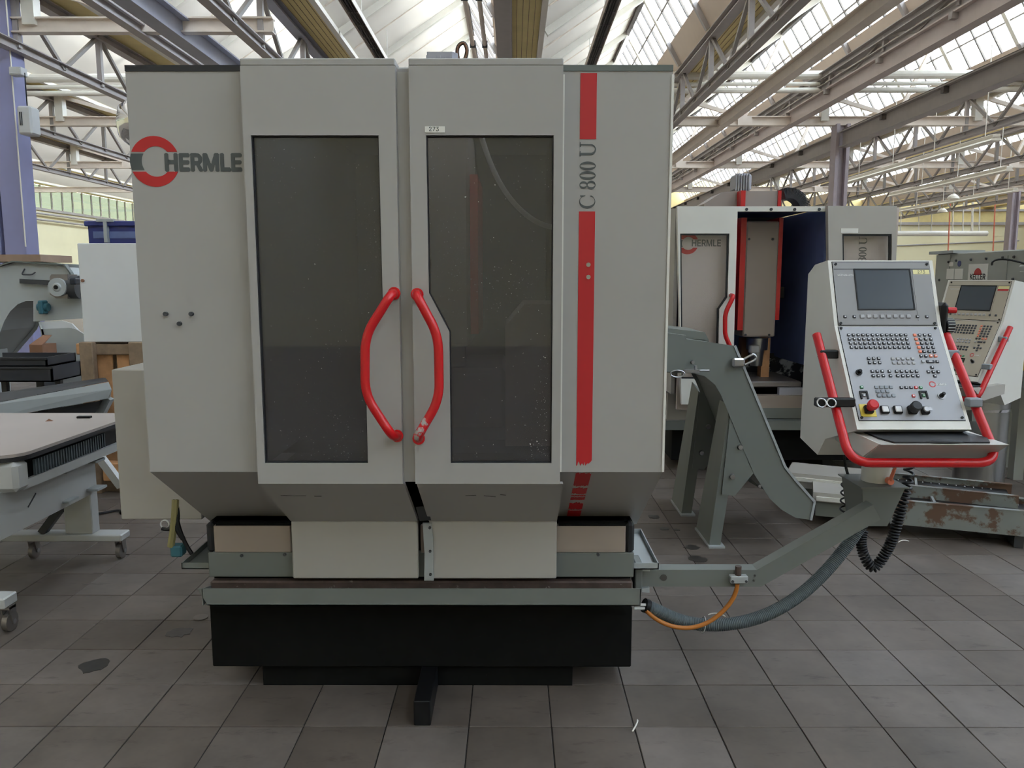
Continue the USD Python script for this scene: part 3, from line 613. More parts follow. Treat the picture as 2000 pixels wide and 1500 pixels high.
# lower body
part(mm, 'bed_cover', box(-1.131, -.84, YG, YG + .03, .585, .69, .003), 'beige'); part(mm, 'bed_cover', box(.16, .423, YG, YG + .03, .585, .69, .003), 'beige')
part(mm, 'bed_cover', box(-.35, -.315, YG, YG + .02, .585, .69), 'beige', smooth=False)
for x0, x1 in ((-1.16, -1.131), (.424, .456)): part(mm, 'edge_post', box(x0, x1, YG, YG + .2, .583, .70, .01), 'black_rubber')
part(mm, 'bed_panel', box(-1.157, .456, YG + .002, YG + .03, .487, .5845, .003), 'grey_green')
part(mm, 'bed_core', box(-1.15, .45, YG + .035, MY1, .343, .70), 'black_base', smooth=False)
for x0, x1 in ((-1.12, -.84), (.17, .42)): part(mm, 'dirt_ledge', box(x0, x1, YG, YG + .1, .69, .70), 'black_base', smooth=False)
for px, py in ((472, 1085), (556, 1083), (1168, 1083)): q = at(px, py, YG); part(mm, 'screw', cyl(q + (0, .004, 0), q + (0, -.004, 0), .006, 10), 'dark_metal')
part(mm, 'rust_rail', box(-1.15, .452, YG - .01, YG + .03, .40, .475, .006), 'rust_strip')
part(mm, 'drip_tray', [prism_y([(-1.166, .479), (-1.130, .4135), (.468, .4135), (.470, .479)], YT, YT + .004), box(-1.14, .468, YT, YG, .4135, .417), prism_x([(YT, .479), (YT, .4135), (YG, .4135)], .466, .470), prism_x([(YT, .479), (YT, .4135), (YG + .1, .4135), (YG + .1, .43)], -1.15, -1.147)], 'grey_green', smooth=False)
part(mm, 'base', box(-1.185, .463, YB, 4.5, .096, .343, .004), 'black_base')
part(mm, 'base_edge', box(-1.175, .455, YB - .02, YB, .343, .41), 'black_base', smooth=False)
part(mm, 'foot_beam', box(-.362, -.301, 2.676, 2.965, .0, .0955, .003), 'black')
part(mm, 'shadow_block', box(-1.0, .235, 2.965, 4.4, .0, .0962), 'black_base', smooth=False)  # black block added under the base to stand in for the deep shadow
# little side trays
def side_tray(x0, x1, y0, y1, z):
    return [box(x0, x1, y0, y1, z, z + .004)] + [box(x0, x1, a, a + .004, z, z + .025) for a in (y0, y1 - .004)] + [box(a, a + .004, y0, y1, z, z + .025) for a in (x0, x1 - .004)]
part(mm, 'side_tray', side_tray(.458, .556, 2.90, 3.32, .508), 'light_grey', smooth=False)
part(mm, 'side_tray', side_tray(-1.272, -1.16, 2.90, 3.32, .508), 'grey_green', smooth=False)
# cabinet hanging on the left flank, cables and chrome duct behind
sa, sb_, sc_ = at(227, 870, 3.075), at(395, 1015, 3.075), at(260, 722, 3.075)
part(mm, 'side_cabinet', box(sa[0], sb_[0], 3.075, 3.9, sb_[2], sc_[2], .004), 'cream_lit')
c0 = at(345, 1015, 2.95)
for i, (dx, dz, m, r) in enumerate(((-.02, -.10, 'olive_tape', .014), (.03, -.07, 'black', .010), (.06, -.13, 'black', .008), (-.05, -.03, 'black', .007))):
    part(mm, 'hanging_cable', tube(spline([c0 + (0, 0, .08), c0 + (dx * .3, -.02, -.03), c0 + (dx, -.02, dz)], 14), r, 8), m)
q = at(348, 1072, 2.95); part(mm, 'connector', box(q[0] - .02, q[0] + .025, 2.92, 2.97, q[2] - .025, q[2] + .02, .006), 'teal')
q = at(322, 1024, 2.95); part(mm, 'cable_loop', tube([q + (.016 * math.cos(a), 0, .016 * math.sin(a)) for a in np.linspace(0, 6.28, 18)], .003, 6, False), 'white_plastic')
q = at(246, 240, 3.1)
ax = np.array([-.80, -.6, 0]); q = at(262, 240, 3.1)
part(mm, 'chrome_duct', tube([q - ax * .25, q - ax * .02, q + ax * .02, q + ax * .05, q + ax * .062], [.09, .09, .085, .06, .01], 32), 'chrome', smooth=50)
for k_, r_ in ((-.03, .094), (.0, .092)): part(mm, 'duct_ring', tube([q + ax * (k_ - .008), q + ax * (k_ + .008)], r_, 32), 'chrome', smooth=40)
# spindle motor and hoses above the roof
a, b = at(834, 124, 3.2), at(893, 101, 3.2)
part(mm, 'spindle_motor', prism_z(Polygon([(a[0], 3.2), (b[0] - .02, 3.2), (b[0], 3.22), (b[0], 3.34), (a[0], 3.34)]), 2.1, b[2]), 'beam_blue', smooth=False)
part(mm, 'motor_fin', [box(a[0] - .004, a[0], 3.21 + .02 * i, 3.22 + .02 * i, 2.2, b[2] - .01) for i in range(6)] + [box(a[0] + .03 + .018 * i, a[0] + .036 + .018 * i, 3.194, 3.2, 2.2, b[2] - .015) for i in range(4)], 'beam_blue', smooth=False)
for dx, m in ((0, 'black'), (.012, 'cardboard'), (-.008, 'cardboard')):
    P = [at(x, y, 3.25 + dx) for x, y in ((896, 126), (893, 100), (898, 87), (905, 84), (911, 92), (910, 110), (905, 126))]; part(mm, 'motor_hose', tube(spline(P, 30), .0075 if m == 'black' else .004, 8), m)
# ------------------------------------------------------------------ control consoles
VL = np.array([0, -.575, -.818]); NL = np.array([0, -.818, .575]); VU = np.array([0, .365, .931]); NU = np.array([0, -.931, .365]); UX = np.array([1, 0, 0.])
def frame(o, u, v, n):
    M = np.eye(4); M[:3, 0], M[:3, 1], M[:3, 2], M[:3, 3] = u, v, n, o; return M
def console(name, label, loc, rz, zmid, p_low, p_up, full, num):
    """panel housing with keyboard plate below and screen plate above; local frame: x across, -y to the operator"""
    t = thing(name, label, 'control panel', loc, rz)
    O = np.array([0, 0, zmid]); ML, MU = frame(O, UX, -VL, NL), frame(O, UX, VU, NU)
    def P(n, mesh, m, par=t, M=None, **k):
        mesh = join(mesh).copy()
        if M is not None: mesh.apply_transform(M)
        return part(par, n, mesh, m, local=True, **k)
    L = lambda u, v, n=0: O + UX * u + VL * v + NL * n
    low = O + VL * .437; top = O + VU * .272
    prof = [(0, zmid), (top[1], top[2]), (top[1] + .13, top[2] - .015), (.30, zmid + .2), (.30, zmid - .50), (.10, zmid - .53), (.03, zmid - .45), (low[1] + .012, low[2] - .006), (low[1], low[2])]
    hs = P('housing', prism_x(prof, -.206, .206), 'white_paint', smooth=False)
    kp = P('keyboard_plate', box(-.192, .192, -.401, -.006, 0, .003), p_low, M=ML, smooth=False)
    P('plate_gap', [box(-.194, .194, -.404, -.003, .0, .0008)], 'black', M=ML, smooth=False)
    sp = P('screen_plate', box(-.19, .19, .004, .263, 0, .003), p_up, M=MU, smooth=False)
    P('plate_gap', [box(-.192, .192, .001, .266, 0, .0008)], 'black', M=MU, smooth=False)
    P('plate_groove', box(-.188, .188, .2325, .2345, .003, .0034), 'black', sp, MU, smooth=False)
    P('screen', box(-.106, .108, .068, .231, .003, .0042), 'screen', sp, MU, smooth=False)
    fr = sbox(-.110, .064, .112, .235).difference(sbox(-.105, .069, .107, .230)); P('screen_bezel', extrude_polygon(fr, .006, engine='earcut'), 'black', sp, MU, smooth=False)
    P('plate_groove', box(.118, .1188, .02, .232, .003, .0036), 'seam', sp, MU, smooth=False)
    for u, v in ((-.178, .254), (.180, .254), (-.182, .010), (.180, .010)): P('screw', trimesh.creation.cylinder(.005, .008, sections=12, transform=trimesh.transformations.translation_matrix((u, v, .003))), 'black', sp, MU)
    for u, v in ((-.184, .012), (.178, .012), (-.182, .392), (.182, .392)): P('screw', trimesh.creation.cylinder(.005, .008, sections=12, transform=trimesh.transformations.translation_matrix((u, -v, .003))), 'black', kp, ML)
    P('maker_lettering', meshkit.text_mesh('HEIDENHAIN', .007, .0006, True).apply_translation((-.175, .205, .003)), 'white_plastic', sp, MU, smooth=False)
    P('number_label', box(.122, .186, .212, .231, .003, .0038), 'yellow_label', sp, MU, smooth=False)
    if num: P('number_text', meshkit.text_mesh('273', .012, .0005, False).apply_translation((.138, .2155, .0038)), 'ink', sp, MU, smooth=False)
    else: P('red_label', box(.122, .186, .200, .211, .003, .0038), 'red_print', sp, MU, smooth=False)
    heap = {}
    def key(u, v, m, M=ML, w=.0118, h=.0118, face='key_face', par=kp):
        sgn = -1 if M is ML else 1
        k = box(u - w / 2, u + w / 2, sgn * v - h / 2, sgn * v + h / 2, .002, .0075, .0015)
        f = box(u - w * .22, u + w * .22, sgn * v - h * .2, sgn * v + h * .22, .0074, .0079)
        if full: q = P('key', k, m, par, M, smooth=False); heap.setdefault(face, []).append((f, M, par)) if face else None
        else: heap.setdefault(m, []).append((k, M, par))
    def grid(p0, p1, n, m, rows=None, **k):
        (u0, v0), (u1, v1) = p0, p1
        for r in range(rows or 1):
            for c in range(n): key(u0 + (u1 - u0) * c / max(n - 1, 1), v0 + (v1 - v0) * r / max((rows or 1) - 1, 1), m, **k)
    grid((-.161, .0425), (.057, .0975), 13, 'key_dark', 4)
    for r in range(5): key(.092 + .0008 * r, .043 + .01825 * r, 'key_orange', face=None)
    grid((.110, .043), (.149, .116), 3, 'key_dark', 5)
    for u, m in ((.094, 'key_dark'), (.112, 'key_dark'), (.131, 'key_orange'), (.149, 'key_orange')): key(u, .135, m)
    key(.096, .159, 'key_grey', face=None); key(.123, .159, 'key_dark', w=.030); key(.149, .159, 'key_dark')
    for u, v in ((.124, .184), (.105, .203), (.124, .203), (.142, .203), (.125, .221)): key(u, v, 'key_dark')
    grid((-.106, .146), (-.0685, .164), 3, 'key_dark', 2); grid((-.0155, .147), (.059, .165), 5, 'key_grey', 2, face=None)
    grid((-.104, .201), (-.067, .220), 3, 'key_dark', 2); key(-.04, .201, 'key_dark'); key(-.04, .220, 'key_dark'); grid((-.013, .201), (.0615, .220), 5, 'key_dark', 2)
    key(-.157, .268, 'key_green')
    for r in range(3):
        for c in range(4):
            if (r, c) != (1, 3): key(-.103 + .018 * c + .001 * r, .268 + .0175 * r, 'key_slate', w=.0135, h=.013, face=None)
    for i, m in enumerate(('key_dark', 'key_dark', 'key_dark', 'key_red', 'key_green')): key(-.011 + .018 * i, .269, m)
    key(.026, .304, 'key_red')
    for u, m in ((-.155, 'key_slate'), (.064, 'key_green')):
        key(u, .302, m)
        P('switch_frame', extrude_polygon(sbox(u - .0145, -.316, u + .0145, -.284).difference(sbox(u - .009, -.32, u + .009, -.290)), .006, engine='earcut').apply_translation((0, 0, .002)), 'black', kp, ML, smooth=False)
    for i in range(8): key(-.096 + .1785 * i / 7, .038, 'key_grey', M=MU, w=.0165, h=.014, face=None, par=sp)
    for u in (-.163, -.127, .117, .153): key(u, .037, 'key_dark', M=MU, par=sp)
    for m, ks in heap.items():
        for par in (kp, sp):
            ms = [k.apply_transform(M) for k, M, pp in ks if pp is par]
            if ms: part(par, 'key_legend' if full else 'key_field', ms, m, local=True, smooth=False, kind='stuff')
    def knob(u, v, r0, r1, h, m, base=None, **k):
        if base: P('knob_base', box(u - base, u + base, -v - base, -v + base, .002, .016, .003), 'black', kp, ML)
        P('knob', tube([L(u, v, .003), L(u, v, h * .35), L(u, v, h * .4), L(u, v, h * .92), L(u, v, h)], [r0, r0, r1, r1, r1 * .8], 20), m, kp, smooth=40, **k)
    knob(-.155, .206, .012, .007, .022, 'black')
    P('estop_plate', box(-.182, -.126, -.388, -.338, .003, .005), 'yellow', kp, ML, smooth=False)
    P('knob_base', box(-.170, -.138, -.379, -.347, .005, .022, .004), 'black', kp, ML)
    P('emergency_stop', tube([L(-.153, .362, .02), L(-.153, .362, .04), L(-.153, .362, .042), L(-.153, .362, .055), L(-.153, .362, .06)], [.012, .013, .0195, .0195, .015], 24), 'red', kp, smooth=40)
    for u in (-.094, -.046):
        P('push_button', box(u - .0155, u + .0155, -.3775, -.3465, .003, .014, .003), 'black', kp, ML); P('button_face', box(u - .0115, u + .0115, -.3735, -.3505, .012, .017, .002), 'key_face', kp, ML)
    knob(.006, .363, .014, .019, .05, 'black_rubber', base=.016); knob(.052, .365, .010, .0115, .024, 'steel', base=.0145); P('switch_key', box(.060, .070, -.372, -.358, .02, .024), 'steel', kp, ML)
    knob(.129, .303, .0085, .0065, .026, 'black'); P('dial_ring', trimesh.creation.cylinder(.0135, .003, sections=24, transform=trimesh.transformations.translation_matrix((.129, -.303, .004))), 'steel', kp, ML)
    ring = Point(0, 0).buffer(.0125, 24).difference(Point(0, 0).buffer(.0085, 24)); P('emblem_ring', extrude_polygon(ring, .0006, engine='earcut').apply_translation((.108, -.255, .003)), 'key_red', kp, ML, smooth=False)
    P('maker_lettering', meshkit.text_mesh('HERMLE', .008, .0006, True).apply_translation((.116, -.259, .003)), 'white_plastic', kp, ML, smooth=False)
    # U-shaped grab tube
    za = zmid - .035; hb = [(-.265, .02, za), (-.265, -.345, zmid - .458), (.255, -.345, zmid - .458), (.238, .02, za)]
    P('grab_tube', tube(fillet(hb, .075, 8), .0165, 16), 'red', smooth=40)
    for s in (-1, 1):
        for k, v in ((-.04, .14), (-.21, .30)):
            x0 = -.275 if s < 0 else .205; x1 = -.205 if s < 0 else .256
            if s < 0 and k < -.1: x0 = -.345
            y = k * 1.0 - .0; z = zmid - v + .035
            b = P('tube_clamp', box(x0, x1, y - .015, y + .02, z - .016, z + .016, .004), 'black' if s < 0 else 'key_slate')
            if s < 0 and k < -.1:
                for xc in (-.33, -.295): P('cup_ring', [trimesh.creation.torus(.016, .0035, 20, 8, transform=trimesh.transformations.translation_matrix((xc, y - .018, z)) @ trimesh.transformations.rotation_matrix(1.2, (1, 0, 0)))], 'steel', b)
    # desk shelf below
    zs = zmid - .383
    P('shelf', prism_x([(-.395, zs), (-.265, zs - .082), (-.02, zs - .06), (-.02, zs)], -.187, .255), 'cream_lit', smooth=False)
    P('shelf_cheek', hull([(-.190, -.395, zs + .002), (-.190, -.06, zs + .002), (-.190, -.12, zs - .055), (-.190, -.275, zs - .068), (-.186, -.395, zs + .002), (-.186, -.06, zs + .002), (-.186, -.12, zs - .055), (-.186, -.275, zs - .068)]), 'white_paint', smooth=False)
    P('pad', prism_z(Polygon([(-.13, -.375), (.20, -.375), (.235, -.30), (.21, -.16), (-.15, -.16), (-.15, -.30)]), zs, zs + .006), 'black_rubber', smooth=False)
    P('pad_bulge', tube([(-.02 + .012 * i, -.372, zs + .004) for i in range(12)], [.003 + .008 * math.sin(math.pi * i / 11) for i in range(12)], 10), 'black_rubber', smooth=40)
    # hand controls on the right flank
    if not full: return t, P
    hw = P('side_control', box(.207, .235, .00, .10, zmid - .03, zmid + .09, .012), 'black')
    P('handwheel', tube([(.232, .03, zmid - .0), (.262, .03, zmid)], .03, 24), 'black_rubber', hw)
    P('handwheel_ridges', [box(.235, .262, .03 + .0295 * math.cos(a) - .002, .03 + .0295 * math.cos(a) + .002, zmid + .0295 * math.sin(a) - .002, zmid + .0295 * math.sin(a) + .002) for a in np.arange(0, 6.28, .42)], 'light_grey', hw, smooth=False, kind='stuff')
    P('control_button', tube([(.235, .02, zmid + .06), (.268, .02, zmid + .06)], .012, 16), 'red', hw)
    return t, P
c1, P1 = console('control_console', 'cream control console with red grab tube on a cranked grey arm, in front at right', (1.445, 3.05, 0), 0, 1.43, 'plate', 'plate_dim', True, True)
# column, cone, arm (world coordinates)
cx, cy = 1.459, 3.10
part(c1, 'swivel_column', tube([(cx, cy, .80), (cx, cy, .96)], .055, 28), 'white_paint', smooth=40)
part(c1, 'column_neck', box(cx - .06, cx + .06, cy - .05, cy + .12, .94, .99, .01), 'cream')
lv = [at(1738, 940, 3.03), at(1748, 914, 2.99)]
part(c1, 'clamp_lever', [tube([lv[0], lv[1]], [.008, .006], 10), cyl(lv[0] + (0, -.01, 0), lv[0] + (0, .04, 0), .013, 12)], 'key_orange')
part(c1, 'arm_head', hull([(x, y, .803) for x in (1.362, 1.53) for y in (3.0, 3.2)] + [(x, y, .641) for x in (1.384, 1.478) for y in (3.02, 3.18)]), 'grey_green', smooth=False)
part(c1, 'head_plate', box(1.352, 1.54, 2.99, 3.21, .80, .806), 'grey_green', smooth=False)
A0, A1, A2 = np.array([.50, 2.98, .453]), np.array([.957, 2.98, .453]), np.array([1.40, 3.05, .72])
def seg(z0, z1):   # cranked square tube as a prism in xz
    d = np.array([.448, .267]); d /= np.linalg.norm(d); n = np.array([-d[1], d[0]]); h = .034
    k = h * math.tan(.5 * math.atan2(d[1], d[0]))
    a, b = np.array([A0[0], A0[2]]), np.array([A1[0], A1[2]]); c = np.array([A2[0], A2[2]])
    return [a + (0, -h), b + (k, -h), c - n * h, c + n * h, b + (-k, h), a + (0, h)]
part(c1, 'arm', prism_y(Polygon(seg(0, 0)), 2.95, 3.012), 'grey_green', smooth=False)
part(c1, 'arm_bracket', [hull([(.475, y, z) for y in (2.93, 3.03) for z in (.49, .50)] + [(.53, y, z) for y in (2.94, 3.02) for z in (.485, .507)])], 'light_grey', smooth=False)
part(c1, 'arm_bracket', [hull([(.475, y, z) for y in (2.93, 3.03) for z in (.405, .412)] + [(.53, y, z) for y in (2.94, 3.02) for z in (.398, .42)])], 'light_grey', smooth=False)
part(c1, 'hinge_plate', box(.471, .50, 2.93, 3.03, .40, .52, .004), 'grey_green')
q = at(1296, 1128, 2.95); part(c1, 'plug', tube([q, q + (0, -.003, 0)], .013, 20), 'seam')
for x, y in ((1474, 1124), (1472, 1134)): q = at(x, y, 2.95); part(c1, 'plug', tube([q, q + (0, -.003, 0)], .004, 10), 'seam')
q = at(1440, 1128, 2.95); part(c1, 'cable_block', box(q[0] - .034, q[0] + .034, 2.92, 2.95, q[2] - .014, q[2] + .016, .003), 'light_grey')
for d in (-.026, .026): part(c1, 'screw', tube([(q[0] + d, 2.92, q[2] - .004), (q[0] + d, 2.916, q[2] - .004)], .005, 10), 'dark_metal')
part(c1, 'cable_gland', tube([(q[0] - .002, 2.935, q[2] + .014), (q[0] - .002, 2.935, q[2] + .052)], .0125, 12), 'rust_strip')
for z in (.72, .69): part(c1, 'screw', tube([(1.372, 2.99, z), (1.372, 3.0, z)], .007, 10), 'dark_metal')
# corrugated hose, orange cable, coiled cable
hp = spline([at(1258, 1182, 2.95), at(1285, 1193, 2.96), at(1330, 1212, 2.97), at(1410, 1220, 2.98), at(1490, 1203, 3.0), at(1565, 1160, 3.04), at(1620, 1108, 3.08), at(1660, 1058, 3.1), at(1686, 1020, 3.1)], 900)
part(c1, 'corrugated_hose', tube(hp, .0245 + .0012 * np.sin(np.arange(900) * 1.05), 16), 'hose_grey', smooth=60)
part(c1, 'hose_end', tube(hp[:16], .028, 16), 'black'); d0 = hp[0]
for dy, dz in ((-.01, .006), (-.012, -.008), (.0, .0)): part(c1, 'lead', tube([d0 + (-.04, dy, dz), d0 + (.005, dy, dz)], .006, 8), 'white_plastic')
part(c1, 'orange_cable', tube(spline([at(1262, 1192, 2.93), at(1290, 1214, 2.93), at(1330, 1226, 2.925), at(1370, 1221, 2.925), at(1405, 1200, 2.93), at(1432, 1168, 2.935), at(1440, 1140, 2.935)], 50), .0085, 10), 'orange_cable', smooth=40)
k = int(900 * .24); part(c1, 'cable_tie', tube([hp[k] + (.031 * math.cos(a) * .2, .031 * math.sin(a), .031 * math.cos(a)) for a in np.linspace(0, 6.28, 20)], .002, 6, False), 'white_plastic')
cp = spline([at(1776, 908, 3.14), at(1771, 950, 3.14), at(1757, 1005, 3.13), at(1742, 1055, 3.12), at(1722, 1092, 3.12), at(1704, 1108, 3.12), at(1690, 1090, 3.13), at(1682, 1060, 3.15), at(1686, 1035, 3.17)], 900)
tt = np.gradient(cp, axis=0); tt /= np.linalg.norm(tt, axis=1, keepdims=True); e1 = np.cross(tt, (0, 1, 0)); e1 /= np.linalg.norm(e1, axis=1, keepdims=True); e2 = np.cross(tt, e1)
ph = np.cumsum(np.interp(np.linspace(0, 1, 900), [0, .12, .35, 1], [.11, .16, .34, .42]))
part(c1, 'coiled_cable', tube(cp + .0175 * (np.cos(ph)[:, None] * e1 + np.sin(ph)[:, None] * e2), .0052, 6), 'black_rubber', smooth=60)
part(c1, 'coiled_cable', tube([at(1651, 940, 3.2) + (.014 * math.cos(a * 2.2), .014 * math.sin(a * 2.2), -.012 * a) for a in np.linspace(0, 12, 110)], .004, 6), 'black_rubber', smooth=60)
part(c1, 'drop_cable', tube(spline([at(1648, 880, 3.25), at(1651, 905, 3.22), at(1660, 935, 3.2), at(1672, 948, 3.2)], 16), .006, 8), 'black_rubber')
c2, P2 = console('control_console', 'smaller-looking taupe control console turned to the left, far right behind the front console', (2.91, 5.05, 0), -57, 1.35, 'plate_taupe', 'plate_taupe', False, False)
P2('swivel_column', tube([(0, .1, .70), (0, .1, .95)], .055, 20), 'white_paint')
part(c2, 'arm', bar((2.98, 5.0, .74), (3.06, 6.5, .47), .07, .07), 'grey_green', smooth=False)
# ------------------------------------------------------------------ chip conveyor with two troughs
def pbox(x0, y0, x1, y1, ya, yb, b=0.0):
    ym = (y0 + y1) / 2; return box(at(x0, ym, ya)[0], at(x1, ym, ya)[0], ya, yb, at(x0, y1, ya)[2], at(x0, y0, ya)[2], b)
def ppoly(pts, Y): return [tuple(at(x, y, Y)[[0, 2]]) for x, y in pts]
def C1(pts): return [(1220 + x / 3, 600 + y / 3) for x, y in pts]
cv = thing('chip_conveyor', 'grey-green S-shaped chip conveyor on two pairs of legs beside the right panel of the machine', 'chip conveyor', (1.6, 4.9, 0))
out = C1([(355, 186), (645, 226), (735, 440), (940, 935), (1000, 1012), (1112, 1138), (1090, 1247), (1000, 1233), (920, 1187), (850, 1122), (760, 980), (690, 820), (565, 515), (530, 455), (470, 405), (400, 387), (240, 382), (240, 180)])
pp = Polygon(ppoly(out, 4.60))
part(cv, 'side_plate', prism_y(pp, 4.60, 4.606), 'conveyor', smooth=False)
part(cv, 'side_plate', prism_y(pp, 5.254, 5.26), 'conveyor', smooth=False)
part(cv, 'belt_housing', prism_y(pp.buffer(-.022), 4.606, 5.254), 'conveyor', smooth=False)
o2 = np.array(ppoly(out, 4.6)); rim = []
for a, b in zip(o2[1:6], o2[2:7]): rim.append(bar((a[0], 4.60, a[1]), (b[0], 4.60, b[1]), .014, .014))
part(cv, 'rim', rim[:5], 'light_grey', smooth=False)
part(cv, 'top_cover', prism_y(ppoly(C1([(240, 150), (362, 166), (350, 372), (240, 378)]), 4.54), 4.54, 4.60), 'conveyor', smooth=False)
part(cv, 'top_cover', prism_y(ppoly(C1([(240, 122), (470, 147), (492, 192), (240, 175)]), 5.2), 5.2, 5.7), 'conveyor', smooth=False)
q = at(1220 + 415 / 3, 600 + 370 / 3, 4.55)
part(cv, 'latch_rod', [tube([q + (-.08, 0, 0), q + (.08, 0, .0)], .006, 8), box(q[0] - .07, q[0] + .02, 4.53, 4.6, q[2] - .012, q[2] + .004), tube([q + (0, 0, -.01), q + (0, 0, .03)], .009, 8)], 'steel', smooth=30)
q = at(1220 + 310 / 3, 600 + 390 / 3, 4.5); part(cv, 'wire_loop', tube([q + (.04 * math.cos(a), 0, .02 * math.sin(a)) for a in np.linspace(0, 6.28, 20)], .004, 6, False), 'steel')
q = at(1220 + 665 / 3, 600 + 322 / 3, 4.57)
lk = part(cv, 'padlock', box(q[0] - .035, q[0] + .035, 4.55, 4.59, q[2] - .03, q[2] + .025, .01), 'steel')
part(lk, 'shackle', tube(fillet([q + (.02, 0, .01), q + (.09, 0, .05), q + (.11, 0, .02), q + (.04, 0, -.015)], .03), .007, 8), 'steel')
def leg(y, dx, bolts):
    F = [(1220 + 475 / 3, 600 + 1395 / 3), (1220 + 540 / 3, 600 + 1398 / 3)]
    x0, x1 = 1.187, 1.255
    X0, X1 = x0 + dx, x1 + dx
    m = hull([(X0, y, .01), (X1, y, .01), (X0, y + .34, .01), (X1, y + .34, .01), (X0 + .10, y, .80), (X1 + .09, y, .80), (X0 + .10, y + .24, .84), (X1 + .09, y + .24, .84), (X0 + .09, y + .0, .86), (X0 + .09, y + .2, .9)])
    lg = part(cv, 'leg', m, 'conveyor', smooth=False)
    part(lg, 'foot_plate', box(X0 - .01, X1 + .02, y - .035, y + .34, 0, .012), 'light_grey', smooth=False)
    part(lg, 'gusset', prism_y([(X0 + .062, .33), (X0 + .14, .32), (X0 + .34, .58), (X0 + .17, .97), (X0 + .10, .88)], y - .012, y - .004), 'conveyor', smooth=False)
    for z, dxx in ((.62, .16), (.44, .12)): part(lg, 'bolt', tube([(X0 + dxx, y - .012, z), (X0 + dxx, y - .028, z)], [.018, .014], 12), 'steel')
leg(4.615, 0, 2); leg(5.265, -.03, 2)
for x, y in ((397, 322), (250, 300), (788, 1046)): q = at(1220 + x / 3, 600 + y / 3, 4.59); part(cv, 'bolt', tube([q, q + (0, -.014, 0)], [.013, .01], 10), 'steel')
def trough(p0, p1, width, z0, z1, cover, m):
    """open channel from p0 to p1 (near edge, floor plan); cover = length of the closed first stretch"""
    p0, p1 = np.array(p0[:2]), np.array(p1[:2]); d = (p1 - p0) / np.linalg.norm(p1 - p0); n = np.array([-d[1], d[0]]); L = np.linalg.norm(p1 - p0)
    def blk(s0, s1, w0, w1, za, zb): return hull([(*(p0 + d * s + n * w), z) for s in (s0, s1) for w in (w0, w1) for z in (za, zb)])
    tr = part(cv, 'trough', join([blk(cover, L, 0, .012, z0, z1), blk(cover, L, width - .012, width, z0, z1), blk(cover, L, .012, width - .012, z0, z0 + .012)]), m, label='rust-stained open trough', smooth=False)
    part(tr, 'belt', blk(cover + .02, L - .03, .014, width - .014, z1 - .05, z1 - .035), 'trough_belt', smooth=False)
    part(tr, 'flight', [blk(s, s + .015, .02, width - .02, z1 - .035, z1 - .012) for s in np.arange(cover + .25, L - .1, .55)], 'light_grey', smooth=False, kind='stuff')
    part(tr, 'belt_rivets', [trimesh.creation.icosphere(0, .006).apply_translation((*(p0 + d * s + n * w), z1 - .033)) for s in np.arange(cover + .1, L - .1, .05) for w in (.05, width - .05)], 'steel', smooth=False, kind='stuff')
    part(tr, 'rim', [blk(cover, L, -.004, .03, z1, z1 + .006), blk(cover, L, width - .03, width + .004, z1, z1 + .006)], 'worn_trough', smooth=False)
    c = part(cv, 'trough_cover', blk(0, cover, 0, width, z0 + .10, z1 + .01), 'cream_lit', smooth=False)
    part(c, 'cover_lip', blk(.02, cover, -.02, -.0, z1 - .04, z1 - .015), 'white_paint', smooth=False); part(c, 'cover_base', blk(.02, cover, .02, width - .02, z0, z0 + .10), 'conveyor', smooth=False)
    for s in (.15, L - .2): part(tr, 'skid', blk(s, s + .05, .02, width - .02, 0, z0), 'dark_metal', smooth=False)
N0, N1 = atz(1586, 1008, .08), atz(2060, 1054, .08)
trough(N0, N1, .34, .08, at(1725, 983, atz(1722, 1029, .08)[1])[2], .46, 'worn_trough')
F0, F1 = atz(1536, 925, .27), atz(1990, 971, .27)
trough(F0, F1, .34, .08, .27, .55, 'worn_trough')

# ------------------------------------------------------------------ second machining centre, doors open
D2 = 6.1
m2 = thing('milling_machine', 'second cream machining centre with its doors slid open, behind the chip conveyor', 'milling machine', (2.1, 6.9, 0))
bx = lambda x, Y: at(x, 500, Y)[0]
zt2 = at(1400, 403, D2)[2]; xl, xr2 = bx(1324, D2), bx(1751, D2)
def C7(pts): return [(1290 + x / 4.69, 380 + y / 4.69) for x, y in pts]
win2 = Polygon(ppoly(C7([(180, 357), (632, 357), (615, 940), (540, 1050), (530, 1400)]) + [(1403, 740), (1331, 740)], D2)).buffer(0)
o = ppoly([(1323, 403), (1441, 403), (1430, 790), (1331, 790)], D2)
d2 = part(m2, 'door', prism_y(Polygon(o).difference(win2), D2, D2 + .05), 'white_paint', smooth=False)
part(d2, 'window_pane', prism_y(win2.buffer(-.003), D2 + .02, D2 + .026), 'clear_glass', smooth=False)
part(d2, 'window_seal', prism_y(win2.difference(win2.buffer(-.012)), D2 + .01, D2 + .03), 'black_rubber', smooth=False)
hp2 = [at(x, y, D2 - o_) for x, y, o_ in ((1428, 577, -.0), (1433, 578, .07), (1416, 612, .07), (1416, 655, .07), (1424, 672, .07), (1430, 690, .07), (1428, 700, 0))]
part(d2, 'handle', tube(fillet(hp2, .05), .017, 12), 'red', smooth=40)
part(m2, 'side_panel', pbox(1327, 405, 1432, 800, D2 + .09, D2 + .13), 'panel_rose', smooth=False)
c = at(1343, 475.5, D2 + .09); emblem(m2, c[0], c[2], D2 + .09, .083, lambda n, m, k: part(m2, n, m, k, smooth=False))
a, e = at(1351, 481, D2 + .09), at(1409, 481, D2 + .09); tm = text_on('HERMLE', .05, 0, a[2], D2 + .09); w = tm.bounds[1, 0]
